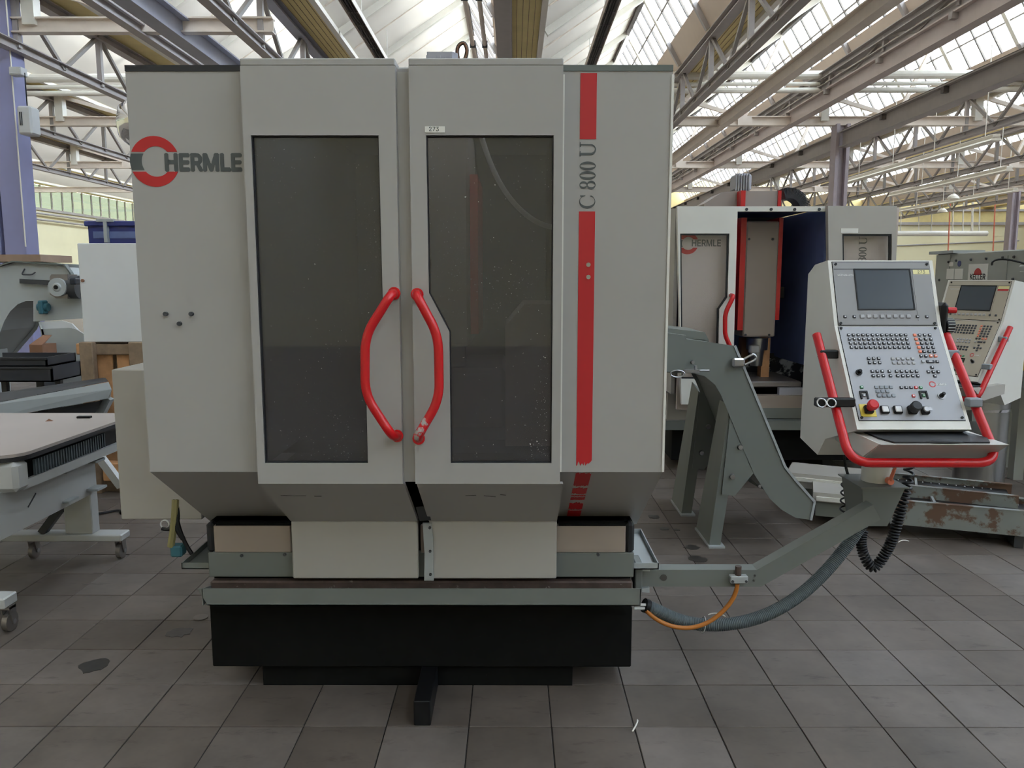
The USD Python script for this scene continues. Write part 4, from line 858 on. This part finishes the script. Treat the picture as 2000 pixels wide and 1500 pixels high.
tm.vertices[:, 0] = a[0] + (tm.vertices[:, 0] - tm.bounds[0, 0]) * ((e[0] - a[0]) / w); part(m2, 'maker_lettering', tm, 'ink', smooth=False)
part(m2, 'cabin_wall', box(xl, xl + .03, D2 + .13, 8.1, .7, zt2), 'cream', smooth=False); part(m2, 'cabin_wall', box(xr2 - .03, xr2, D2 + .13, 8.1, .7, zt2), 'cream', smooth=False)
part(m2, 'cabin_wall', box(xl, xr2, 8.1, 8.13, .7, zt2), 'navy', smooth=False)
part(m2, 'cabin_wall', box(bx(1441, D2) - .35, bx(1441, D2) - .32, D2 + .2, 8.1, .9, zt2), 'navy', smooth=False); part(m2, 'cabin_wall', box(bx(1622, D2), bx(1622, D2) + .03, D2 + .14, 8.1, .9, zt2), 'navy', smooth=False)
part(m2, 'top_rail', pbox(1438, 403, 1618, 413, D2 + .06, D2 + .12), 'white_paint', smooth=False)
for x in (1458, 1506, 1552, 1600): q = at(x, 409, D2 + .06); part(m2, 'screw', tube([q, q + (0, -.006, 0)], .012, 8), 'dark_metal')
part(m2, 'roof_plate', box(xl, xr2, 7.2, 8.1, zt2 - .02, zt2), 'grey_dark', smooth=False); part(m2, 'roof_plate', box(bx(1440, D2), bx(1616, D2), 6.24, 7.2, zt2 + .0, zt2 + .012), 'navy', smooth=False)
part(m2, 'inner_apron', pbox(1470, 590, 1640, 790, 7.4, 7.43), 'navy', smooth=False); part(m2, 'inner_panel', pbox(1520, 598, 1582, 700, 7.36, 7.4), 'interior', smooth=False)
part(m2, 'inner_ledge', pbox(1519, 560, 1616, 582, 7.1, 7.4), 'dark_metal', smooth=False)
MAT['splash'] = MAT['navy']; mat('splashed', (26, 30, 38), .5, var=.1, wear=((176, 176, 172), .57, 9)); part(m2, 'splash_plate', pbox(1450, 690, 1600, 748, 7.3, 7.32), 'splashed', smooth=False)
sh = part(m2, 'spindle_head', pbox(1455, 432, 1518, 658, 6.55, 7.2, .01), 'beige')
part(sh, 'red_edge', pbox(1444, 425, 1455, 645, 6.56, 6.9), 'red', smooth=False); part(sh, 'red_edge', pbox(1518, 425, 1526, 625, 6.56, 6.9), 'red', smooth=False)
for x, y in ((1463, 467), (1509, 467), (1456, 654), (1502, 654)): q = at(x, y, 6.55); part(sh, 'screw', tube([q, q + (0, -.006, 0)], .01, 8), 'dark_metal')
q = at(1479, 660, 6.8); part(m2, 'spindle_nose', tube([q, q + (0, 0, -.10), q + (0, 0, -.10), q + (0, 0, -.24)], [.09, .09, .06, .05], 20), 'steel'); part(m2, 'nose_block', pbox(1465, 674, 1484, 690, 6.7, 6.76, .01), 'white_plastic')
part(m2, 'copper_post', pbox(1487, 660, 1503, 745, 6.8, 6.9), 'wood', smooth=False); part(m2, 'copper_post', pbox(1448, 660, 1462, 712, 6.9, 7.0), 'cardboard', smooth=False)
part(m2, 'work_table', pbox(1462, 745, 1566, 757, 6.5, 7.2, .01), 'dull_steel'); part(m2, 'chip_shield', pbox(1522, 758, 1572, 772, 6.45, 6.5), 'beam_blue', smooth=False)
part(m2, 'sill', pbox(1441, 773, 1640, 797, 6.4, 6.5), 'beige', smooth=False); part(m2, 'bed_panel', pbox(1441, 797, 1640, 817, 6.4, 6.5), 'grey_green', smooth=False)
part(m2, 'drip_tray', pbox(1300, 822, 1760, 840, 6.32, 6.6), 'grey_green', smooth=False); part(m2, 'base', pbox(1312, 840, 1750, 898, 6.45, 8.0), 'black_base', smooth=False)
part(m2, 'bed_core', pbox(1320, 775, 1748, 842, 6.52, 8.0), 'black_base', smooth=False)
part(m2, 'lower_panel', pbox(1303, 768, 1440, 820, 6.38, 6.42), 'cream_lit', smooth=False); part(m2, 'slope_panel', hull([at(x, y, Y) for x, y, Y in ((1318, 705, D2), (1436, 705, D2), (1303, 768, 6.4), (1440, 768, 6.4), (1318, 705, D2 + .04), (1436, 705, D2 + .04), (1303, 768, 6.44), (1440, 768, 6.44))]), 'cream', smooth=False)
for x in (-.2, .5): part(m2, 'foot', box(2.1 + x, 2.18 + x, 6.5, 7.9, 0, at(1400, 898, 6.45)[2] + .001), 'black', smooth=False)
# right door with recess and rotated lettering
w2 = Polygon(ppoly([(1645, 457), (1742, 457), (1740, 760), (1650, 760)], D2))
d3 = part(m2, 'door', prism_y(Polygon(ppoly([(1617, 402), (1752, 402), (1746, 790), (1622, 790)], D2)).difference(w2), D2, D2 + .05), 'cream_lit', smooth=False)
part(d3, 'window_seal', prism_y(w2.difference(w2.buffer(-.014)), D2 + .01, D2 + .03), 'black_rubber', smooth=False)
part(d3, 'window_pane', prism_y(w2.buffer(-.003), D2 + .02, D2 + .026), 'clear_glass', smooth=False)
part(m2, 'side_panel', pbox(1634, 405, 1744, 800, D2 + .09, D2 + .13), 'panel_rose', smooth=False)
part(m2, 'corner_post', pbox(1612, 408, 1627, 800, D2 + .05, D2 + .12, .03), 'cream_lit')
a, e = at(1690, 532, D2 + .09), at(1690, 462, D2 + .09); part(m2, 'model_lettering', serif_up('C 800 U', .06, a[2], a[0], D2 + .09, e[2] - a[2]), 'ink', smooth=False)
q = at(1655, 455, D2); part(m2, 'number_plate', box(q[0] - .05, q[0] + .08, D2 - .004, D2, q[2] + .0, q[2] + .035), 'paper', smooth=False)
# drive on the roof
part(m2, 'z_drive', pbox(1455, 373, 1522, 404, 6.9, 7.5), 'beige', smooth=False)
for x0, x1 in ((1447, 1456), (1520, 1526)): part(m2, 'red_edge', pbox(x0, 372, x1, 404, 6.88, 7.4), 'red', smooth=False)
part(m2, 'slanted_cover', prism_y(ppoly([(1375, 404), (1375, 398), (1412, 375), (1447, 372), (1447, 404)], 7.0), 7.0, 7.4), 'beige', smooth=False)
part(m2, 'servo_motor', pbox(1437, 338, 1469, 373, 7.1, 7.3, .02), 'beam_blue')
part(m2, 'motor_fin', [pbox(1437 + 5 * i, 339, 1439 + 5 * i, 372, 7.08, 7.1) for i in range(6)], 'plate', smooth=False)
P = spline([at(x, y, 7.1) for x, y in ((1526, 380), (1545, 380), (1558, 388), (1566, 402), (1568, 412))], 26)
for i in range(25): part(m2, 'chain_link', bar(P[i], P[i] * .25 + P[i + 1] * .75, .16, .09, (.0, 0, 1)) if i < 8 else bar(P[i], P[i] * .25 + P[i + 1] * .75, .16, .09, (1, 0, .3)), 'black_rubber', smooth=False)

# ------------------------------------------------------------------ grey cabinets at the right edge, bin
def atx(px, py, X): d = ray(px, py); return EYE + d * (X / d[0])
KX = 4.55; KY1 = atx(1822, 600, KX)[1]; KZ = atx(1822, 497, KX)[2]
kl = thing('grinding_cabinet', 'pale grey enclosed machine cabinet with bolted side panels at the right edge', 'machine cabinet', (KX + .6, 7.6, 0))
ky0 = atx(1973, 600, KX)[1]
part(kl, 'cabinet_body', box(KX + .01, KX + 1.6, 6.42, KY1, .0, KZ, .01), 'keller_grey')
ys = [atx(1849, 600, KX)[1], KY1]; part(kl, 'side_panel', box(KX, KX + .01, ys[0] + .006, ys[1], .75, KZ - .01), 'keller_grey', smooth=False)
part(kl, 'side_panel', box(KX, KX + .01, ky0 + .1, ys[0] - .006, .75, KZ - .05), 'keller_grey', smooth=False)
part(kl, 'top_ledge', box(KX - .03, KX + .3, ys[0] - .1, KY1 + .1, KZ, KZ + .03), 'light_grey', smooth=False)
for x, y in ((1853, 512), (1868, 509), (1897, 507), (1927, 505), (1959, 503), (1981, 502), (1835, 547), (1979, 545), (1976, 587), (1973, 632), (1971, 676)):
    q = atx(x, y, KX); part(kl, 'bolt', tube([q, q + (-.012, 0, 0)], [.014, .011], 10), 'dark_metal')
def side_plate(x0, y0, x1, y1, th=.004):
    a, b = atx(x0, y0, KX), atx(x1, y1, KX); return box(KX - th, KX, a[1], b[1], a[2], b[2]), a, b
m, a, b = side_plate(1893, 516, 1928, 556); part(kl, 'sign', m, 'paper', smooth=False)
W = a[1] - b[1]; yc, zc2 = (a[1] + b[1]) / 2, a[2] - .5 * (a[2] - b[2])
def side_decal(mesh, y, z):  # mesh in its own xy plane -> on the face x=KX, reading towards the viewer
    v = mesh.vertices; mesh.vertices = np.stack([KX - .004 - v[:, 2], y - v[:, 0], z + v[:, 1]], 1); return mesh
sun = Point(0, 0).buffer(.2 * W, 32).intersection(sbox(-1, .0, 1, 1)); part(kl, 'sign_sun', side_decal(extrude_polygon(sun, .001, engine='earcut'), yc, atx(1910, 537, KX)[2]), 'red_print', smooth=False)
tm = meshkit.text_mesh('KELLER', .055, .001, True); tm.vertices[:, 0] *= W * .8 / tm.bounds[1, 0]; tm.vertices[:, 0] -= W * .4
part(kl, 'sign_lettering', side_decal(tm, yc, atx(1910, 546, KX)[2]), 'black', smooth=False)
for x0, x1 in ((1850, 1863), (1866, 1880)): m, a, b = side_plate(x0, 525, x1, 545); part(kl, 'notice', m, 'paper', smooth=False)
m, a, b = side_plate(1855, 512, 1862, 520); part(kl, 'notice', m, 'paper', smooth=False)
q = atx(1874, 515, KX); part(kl, 'blue_sticker', tube([q, q + (-.004, 0, 0)], .03, 20), 'crate_blue')
m, a, b = side_plate(1962, 586, 1973, 650); part(kl, 'yellow_label', m, 'yellow', smooth=False)
q = atx(1974, 560, KX); part(kl, 'red_arrow', hull([q + (0, .06, .03), q + (0, -.05, .05), q + (0, .05, -.06), q + (-.004, .06, .03), q + (-.004, -.05, .05), q + (-.004, .05, -.06)]), 'red_print', smooth=False)
part(kl, 'pillar', hull([(4.12 + x, 6.85 + y, .92) for x in (-.10, .14) for y in (-.1, .1)] + [(4.12 + x, 6.85 + y, 0) for x in (-.18, .2) for y in (-.2, .2)]), 'keller_grey', smooth=False)
part(kl, 'pillar_arm', box(4.1, KX + .02, 6.8, 6.9, .80, .9), 'keller_grey', smooth=False)
k2 = thing('switch_cabinet', 'tall pale green-grey cabinet cut off by the right edge', 'machine cabinet', (4.6, 6.3, 0))
xk = at(1982, 600, 6.35)[0]
part(k2, 'cabinet_body', box(xk, xk + .9, 5.4, 6.35, .75, at(1990, 518, 6.35)[2], .01), 'keller_grey'); part(k2, 'door_panel', box(xk - .02, xk, 5.45, 6.30, .85, at(1990, 530, 6.35)[2], .004), 'keller_grey')
part(k2, 'leg', box(xk + .02, xk + .1, 6.22, 6.3, .0, .76), 'keller_grey', smooth=False); part(k2, 'leg', box(xk + .02, xk + .1, 5.45, 5.53, .0, .76), 'keller_grey', smooth=False)
part(k2, 'yellow_label', box(xk - .024, xk - .02, 5.9, 6.2, .9, 1.02), 'yellow', smooth=False)
part(k2, 'wire', tube(spline([(xk + .05, 6.3, 1.72), (xk - .1, 6.5, 1.76), (xk - .0, 6.7, 1.73), (xk + .06, 6.8, 1.76)], 20), .008, 6), 'black')
q = at(1920, 800, 6.05)
bn = thing('waste_bin', 'brushed steel waste bin with a black bag folded over its rim', 'bin', (q[0], 6.05, 0))
part(bn, 'drum', tube([(q[0], 6.05, .0), (q[0], 6.05, .02), (q[0], 6.05, .80)], [.17, .18, .18], 32), 'steel', smooth=40)
part(bn, 'bag', tube([(q[0], 6.05, .70), (q[0], 6.05, .74), (q[0], 6.05, .80), (q[0], 6.05, .835), (q[0], 6.05, .82), (q[0], 6.05, .6)], [.184, .188, .195, .185, .165, .16], 32, False), 'black', smooth=40)
part(bn, 'band', [tube([(q[0], 6.05, .61), (q[0], 6.05, .63)], .183, 32, False)], 'chrome', smooth=40)
# ------------------------------------------------------------------ left side: trolley table and things behind
tr = thing('trolley_table', 'white wheeled equipment table with rounded pale top and vented side, left foreground', 'table', (-2.9, 4.1, 0))
tp = Polygon([(-3.6, 3.56), (-2.3, 3.56), (-2.28, 4.74), (-3.6, 4.74)]).buffer(-.12).buffer(.12)
part(tr, 'tabletop', prism_z(tp, .785, .80), 'table_top', smooth=False)
part(tr, 'edge_band', prism_z(tp.buffer(.004), .765, .785), 'black_rubber', smooth=False)
part(tr, 'table_case', prism_z(tp.buffer(-.03), .615, .66), 'table_white', smooth=False)
part(tr, 'vent_slot', prism_z(tp.buffer(-.05), .66, .765), 'black', smooth=False)
part(tr, 'vent_case', box(-3.6, -2.312, 3.572, 3.68, .62, .764, .02), 'table_white')
part(tr, 'vent_fin', [box(-2.335, -2.322, y, y + .010, .664, .742) for y in np.arange(3.74, 4.40, .024)], 'hose_grey', smooth=False, kind='stuff')
part(tr, 'side_skirt', box(-2.41, -2.395, 3.2, 4.38, .40, .62), 'table_white', smooth=False)
for z in (.59, .43): part(tr, 'skirt_bracket', box(-2.40, -2.33, 4.30, 4.40, z, z + .012), 'light_grey', smooth=False); part(tr, 'skirt_bracket', box(-2.395, -2.36, 4.06, 4.16, z, z + .01), 'light_grey', smooth=False)
part(tr, 'scratch', bar((-2.394, 3.77, .495), (-2.394, 3.84, .545), .003, .007), 'dark_metal', smooth=False)
part(tr, 'leg_post', [box(-2.58, -2.42, 4.38, 4.46, .155, .66, .005)], 'table_white'); part(tr, 'leg_post', [box(-3.4, -3.3, 3.4, 3.5, .16, .66, .005)], 'table_white')
part(tr, 'foot_beam', box(-2.95, -2.25, 4.36, 4.47, .115, .155, .006), 'table_white'); part(tr, 'foot_beam', box(-3.4, -2.305, 3.40, 3.50, .125, .175, .006), 'table_white')
part(tr, 'brace', bar((-2.72, 4.4, .16), (-2.45, 4.4, .50), .04, .05, (0, 1, 0)), 'dark_metal', smooth=False)
def caster(x, y):
    c = part(tr, 'caster_fork', [hull([(x + dx, y + dy, z) for dx in (-.022, -.016) for dy, z in ((-.02, .12), (.03, .12), (.0, .035), (.025, .035))]), hull([(x + dx, y + dy, z) for dx in (.016, .022) for dy, z in ((-.02, .12), (.03, .12), (.0, .035), (.025, .035))]), box(x - .022, x + .022, y - .02, y + .03, .11, .125)], 'dull_steel', smooth=False)
    part(c, 'wheel', tube([(x - .015, y + .01, .045), (x - .012, y + .01, .045), (x + .012, y + .01, .045), (x + .015, y + .01, .045)], [.036, .045, .045, .036], 24), 'dull_steel', smooth=40)
    part(c, 'hub', tube([(x - .024, y + .01, .045), (x + .024, y + .01, .045)], .012, 12), 'steel')
for x, y in ((-2.325, 3.45), (-3.3, 3.45), (-2.285, 4.41), (-2.79, 4.41)): caster(x, y)
q = at(171, 814, 4.6); single('eraser', box(q[0] - .04, q[0] + .04, 4.55, 4.58, .80, .812, .003), 'black', 'small flat black block lying on the pale tabletop', 'block')
q = at(103, 818, 4.5); single('wood_chip', hull([(q[0] + dx, 4.45 + dy, .80 + dz) for dx, dy, dz in ((-.015, 0, 0), (.02, .01, 0), (.015, .03, 0), (-.01, .02, 0), (0, .012, .014))]), 'cardboard', 'small brown chip lying on the pale tabletop', 'chip')
# tilted desk behind
dk = thing('tilted_desk', 'light grey tilted instrument desk behind the trolley table', 'desk', (-3.0, 5.3, 0))
H8 = lambda pts, ya, yb: hull([at(x, y, Y) for x, y, Yo in pts for Y in (ya + Yo, yb + Yo)])
part(dk, 'front_rail', hull([at(-60, 797, 5.0), at(-60, 826, 5.0), at(212, 746, 5.4), at(218, 760, 5.4), at(212, 778, 5.4), at(-60, 797, 5.2), at(-60, 826, 5.2), at(212, 746, 5.6), at(216, 775, 5.6)]), 'light_grey', smooth=False)
part(dk, 'desk_edge', hull([at(-60, 775, 5.2), at(-60, 796, 5.0), at(206, 738, 5.62), at(212, 745, 5.42), at(-60, 776, 5.6), at(200, 738, 5.66)]), 'dark_metal', smooth=False)
part(dk, 'underside', hull([at(-60, 826, 5.06), at(200, 782, 5.45), at(170, 835, 5.45), at(-60, 860, 5.06), at(200, 782, 5.55), at(170, 835, 5.55)]), 'dark_metal', smooth=False)
part(dk, 'stand', bar(at(212, 776, 5.55), at(178, 842, 5.55), .06, .06), 'light_grey', smooth=False); part(dk, 'stand', box(-3.5, -3.44, 5.30, 5.40, 0, .8), 'light_grey', smooth=False)
part(dk, 'diagonal_leg', bar(at(190, 886, 5.3), at(238, 950, 5.3), .05, .05), 'table_white', smooth=False)
# black shelf trays further back
for i, (x0, y0, x1, y1, Y) in enumerate(((-60, 698, 92, 716, 5.95), (-60, 716, 103, 746, 5.95))):
    t = thing('parts_tray', ['black plastic tray, upper one left of the white chute', 'black plastic tray, lower one left of the white chute'][i], 'tray', tuple(at(20, y1, Y)))
    a, c = at(x0, y0, Y), at(x1, y1, Y); z0, z1 = c[2], a[2]
    part(t, 'tray_floor', box(a[0], c[0], Y, Y + .4, z0, z0 + .01), 'plastic_black', smooth=False)
    part(t, 'tray_wall', box(a[0], c[0], Y, Y + .012, z0, z1), 'plastic_black', smooth=False); part(t, 'tray_wall', box(a[0], c[0], Y + .388, Y + .4, z0, z1), 'plastic_black', smooth=False); part(t, 'tray_wall', box(c[0] - .012, c[0], Y, Y + .4, z0, z1), 'plastic_black', smooth=False)
    part(t, 'rim', box(a[0], c[0] + .015, Y - .015, Y, z1 - .02, z1, .004), 'black_rubber')
    if i: part(t, 'support_leg', box(c[0] - .1, c[0] - .06, Y + .2, Y + .24, 0, z0), 'dark_metal', smooth=False)
    if i: part(t, 'support_leg', box(a[0] + .1, a[0] + .14, Y + .2, Y + .24, 0, z0), 'dark_metal', smooth=False)
a = at(56, 664, 6.42); b = at(84, 697, 6.42); t = thing('cardboard_box', 'small brown cardboard box between the blue column and the white chute', 'box', ((a[0] + b[0]) / 2, 6.5, 0))
part(t, 'carton', box(a[0], b[0], 6.42, 6.62, b[2], a[2] - .04), 'cardboard', smooth=False); part(t, 'flap', hull([(a[0], 6.42, a[2] - .04), (b[0], 6.42, a[2] - .04), (b[0], 6.57, a[2] + .03), (a[0] + .03, 6.57, a[2] + .03), (a[0], 6.43, a[2] - .045), (b[0], 6.43, a[2] - .045)]), 'cardboard', smooth=False)
part(t, 'stand', box(a[0] + .02, b[0] - .02, 6.44, 6.6, 0, b[2]), 'dark_metal', smooth=False)
# white chute
ch = thing('sheet_chute', 'white sheet metal chute standing left of the white cabinet', 'chute', (at(120, 700, 6.70)[0], 6.8, 0))
part(ch, 'front_sheet', prism_y(ppoly([(80, 643), (136, 640), (150, 644), (163, 652), (166, 760), (108, 760)], 6.70), 6.70, 6.72), 'light_grey', smooth=False)
part(ch, 'rear_sheet', prism_y(ppoly([(75, 629), (120, 626), (140, 632), (155, 648), (150, 700), (84, 660)], 6.93), 6.93, 6.95), 'white_plastic', smooth=False)
part(ch, 'side_sheet', hull([at(80, 643, 6.70), at(84, 643, 6.70), at(75, 629, 6.93), at(79, 629, 6.93), at(108, 760, 6.70), at(111, 760, 6.70), at(102, 752, 6.93), at(105, 752, 6.93)]), 'light_grey', smooth=False)
part(ch, 'base_box', hull([(at(x, 758, 6.70)[0], Y, z) for x in (109, 166) for Y in (6.70, 6.93) for z in (0, at(120, 758, 6.70)[2])]), 'light_grey', smooth=False)
# second chip conveyor head with gear motor
hd = thing('chip_conveyor', 'pale grey chip conveyor head with a gear motor, at the left edge', 'chip conveyor', (at(60, 600, 7.0)[0], 7.3, 0))
hpts = [(-60, 545), (0, 520), (30, 511), (130, 517), (141, 532), (152, 556), (161, 592), (161, 622), (65, 628), (65, 588), (50, 588), (35, 594), (20, 608), (8, 628), (0, 650), (-60, 720)]
hp_ = Polygon(ppoly(hpts, 7.0)).buffer(0)
part(hd, 'side_plate', prism_y(hp_, 7.0, 7.01), 'light_grey', smooth=False); part(hd, 'conveyor_body', prism_y(hp_.buffer(-.03), 7.01, 7.55), 'light_grey', smooth=False); part(hd, 'side_plate', prism_y(hp_, 7.55, 7.56), 'light_grey', smooth=False)
top = np.array(ppoly(hpts[1:6], 7.0)); part(hd, 'flange', [bar((a[0], 6.98, a[1]), (b[0], 6.98, b[1]), .05, .012) for a, b in zip(top, top[1:])], 'grey_dark', smooth=False)
gb = part(hd, 'gearbox', prism_y(Polygon(ppoly([(97, 541), (100, 536), (132, 536), (132, 583), (110, 583), (97, 575)], 6.85)), 6.85, 7.0), 'dull_steel', smooth=False)
q = at(111, 561, 6.82); part(gb, 'drive_flange', tube([q + (0, .03, 0), q, q, q + (0, -.012, 0)], [.078, .078, .04, .03], 28), 'light_grey', smooth=40); part(gb, 'shaft', tube([q + (0, -.02, 0), q + (0, 0, 0)], .018, 16), 'black')
part(hd, 'motor', [tube([at(132, 561, 6.93), at(157, 561, 6.93)], .10, 20)], 'dark_metal', smooth=40); part(hd, 'terminal_box', pbox(134, 543, 148, 556, 6.78, 6.86, .01), 'plastic_black')
q = at(84, 600, 6.95); part(hd, 'coolant_valve', [tube([q + (-.04, 0, 0), q + (.05, 0, 0)], .035, 14), box(q[0] - .02, q[0] + .02, 6.9, 7.0, q[2] - .06, q[2] + .06, .01)], 'teal')
part(hd, 'torque_arm', bar(at(40, 549, 6.97), at(98, 552, 6.97), .03, .04), 'dark_metal', smooth=False); q = at(57, 532, 6.98); part(hd, 'grip', tube(fillet([q + (-.05, .02, .03), q + (-.05, -.03, -.02), q + (.04, -.03, -.02), q + (.04, .02, .0)], .02), .006, 8), 'dark_metal')
part(hd, 'support_leg', box(at(-40, 600, 7.2)[0], at(-20, 600, 7.2)[0], 7.1, 7.4, 0, at(0, 640, 7.0)[2]), 'light_grey', smooth=False)
single('wooden_board', pbox(-60, 497, 79, 511, 7.0, 7.5), 'board_brown', 'brown wooden board lying on the pale grey conveyor head', 'board', smooth=False)
# white cabinet on a wooden pallet frame
wc = thing('white_cabinet', 'plain white sheet metal cabinet standing on a wooden pallet frame', 'cabinet', (at(215, 570, 5.85)[0], 6.0, at(215, 668, 5.85)[2]))
cb = Polygon(ppoly([(147, 475), (290, 475), (290, 668.5), (163, 668.5)], 5.85)); xa, za = at(150, 475, 5.85)[[0, 2]]; xb, zb = at(290, 668.5, 5.85)[[0, 2]]
part(wc, 'front_sheet', box(xa, xb, 5.85, 5.87, zb, za, .006), 'white_plastic'); part(wc, 'cabinet_body', box(xa + .01, xb - .01, 5.87, 6.2, zb, za - .01), 'white_plastic', smooth=False); q = at(162, 548, 5.85); part(wc, 'lock', tube([q, q + (0, -.01, 0)], .012, 12), 'cardboard')
pf = thing('pallet_frame', 'upright frame of worn wooden pallet boards under the white cabinet', 'pallet', (at(215, 900, 5.85)[0], 5.95, 0))
zt = zb
def wood(name, x0, y0, x1, y1, ya, yb, m='wood'):
    ym = (y0 + y1) / 2; part(pf, name, box(at(x0, ym, ya)[0], at(x1, ym, ya)[0], ya, yb, max(at(x0, y1, ya)[2], 0), at(x0, y0, ya)[2], .006), m)
wood('cross_board', 148, 672, 290, 693, 5.86, 5.89, 'wood_grey'); wood('end_block', 148, 671, 166, 692, 5.82, 5.86)
wood('post', 164, 668.5, 190, 970, 5.80, 5.86, 'wood_grey'); wood('post', 259, 668.5, 290, 970, 5.80, 5.86, 'wood_grey')
for x0, x1 in ((172, 192), (198, 228), (236, 262), (268, 290)): wood('board', x0, 692, x1, 972, 5.90, 5.92)
wood('cross_board', 160, 845, 290, 870, 5.86, 5.89); wood('block', 200, 905, 240, 940, 5.7, 5.80); wood('cross_board', 160, 935, 290, 962, 5.86, 5.89, 'wood_grey')
part(pf, 'back_frame', box(xa, xb, 6.0, 6.15, 0, zt), 'wood_grey', smooth=False)
# blue container on posts
bl = thing('blue_container', 'dark blue steel container on a rack behind the white cabinet', 'container', (at(220, 450, 9.5)[0], 10, 0))
a, c = at(171, 432, 9.5), at(300, 474, 9.5)
part(bl, 'front_wall', box(a[0], c[0], 9.5, 9.53, c[2], a[2] - .05), 'crate_blue', smooth=False); part(bl, 'side_wall', box(a[0], a[0] + .03, 9.53, 10.4, c[2], a[2] - .05), 'crate_blue', smooth=False)
part(bl, 'rim', box(a[0] - .03, c[0] + .03, 9.46, 10.45, a[2] - .06, a[2], .01), 'crate_blue'); part(bl, 'container_floor', box(a[0], c[0], 9.5, 10.4, c[2] - .02, c[2]), 'crate_blue', smooth=False)
part(bl, 'groove', box(a[0] + .06, c[0], 9.49, 9.5, a[2] - .2, a[2] - .12), 'navy', smooth=False)
q = at(206, 450, 9.45); part(bl, 'latch', [box(q[0] - .02, q[0] + .02, 9.44, 9.5, c[2], q[2] + .1), box(q[0] - .1, q[0] + .1, 9.44, 9.5, q[2] + .1, q[2] + .13)], 'light_grey', smooth=False)
for x in (a[0] + .03, c[0] - .1): part(bl, 'post', box(x, x + .08, 9.9, 9.98, 0, c[2] - .02), 'light_grey', smooth=False)
q = atz(212, 1004)
t = thing('cable_end', 'short black cable with a plug lying on the tiles behind the trolley table', 'cable', (q[0], q[1], 0))
part(t, 'cable', tube(spline([q + (-.12, .05, .012), q + (-.04, -.02, .012), q + (.03, .04, .012), q + (.10, .0, .012)], 24), .008, 8), 'black_rubber')
part(t, 'plug', box(q[0] + .08, q[0] + .15, q[1] - .02, q[1] + .02, .0, .03, .008), 'black')
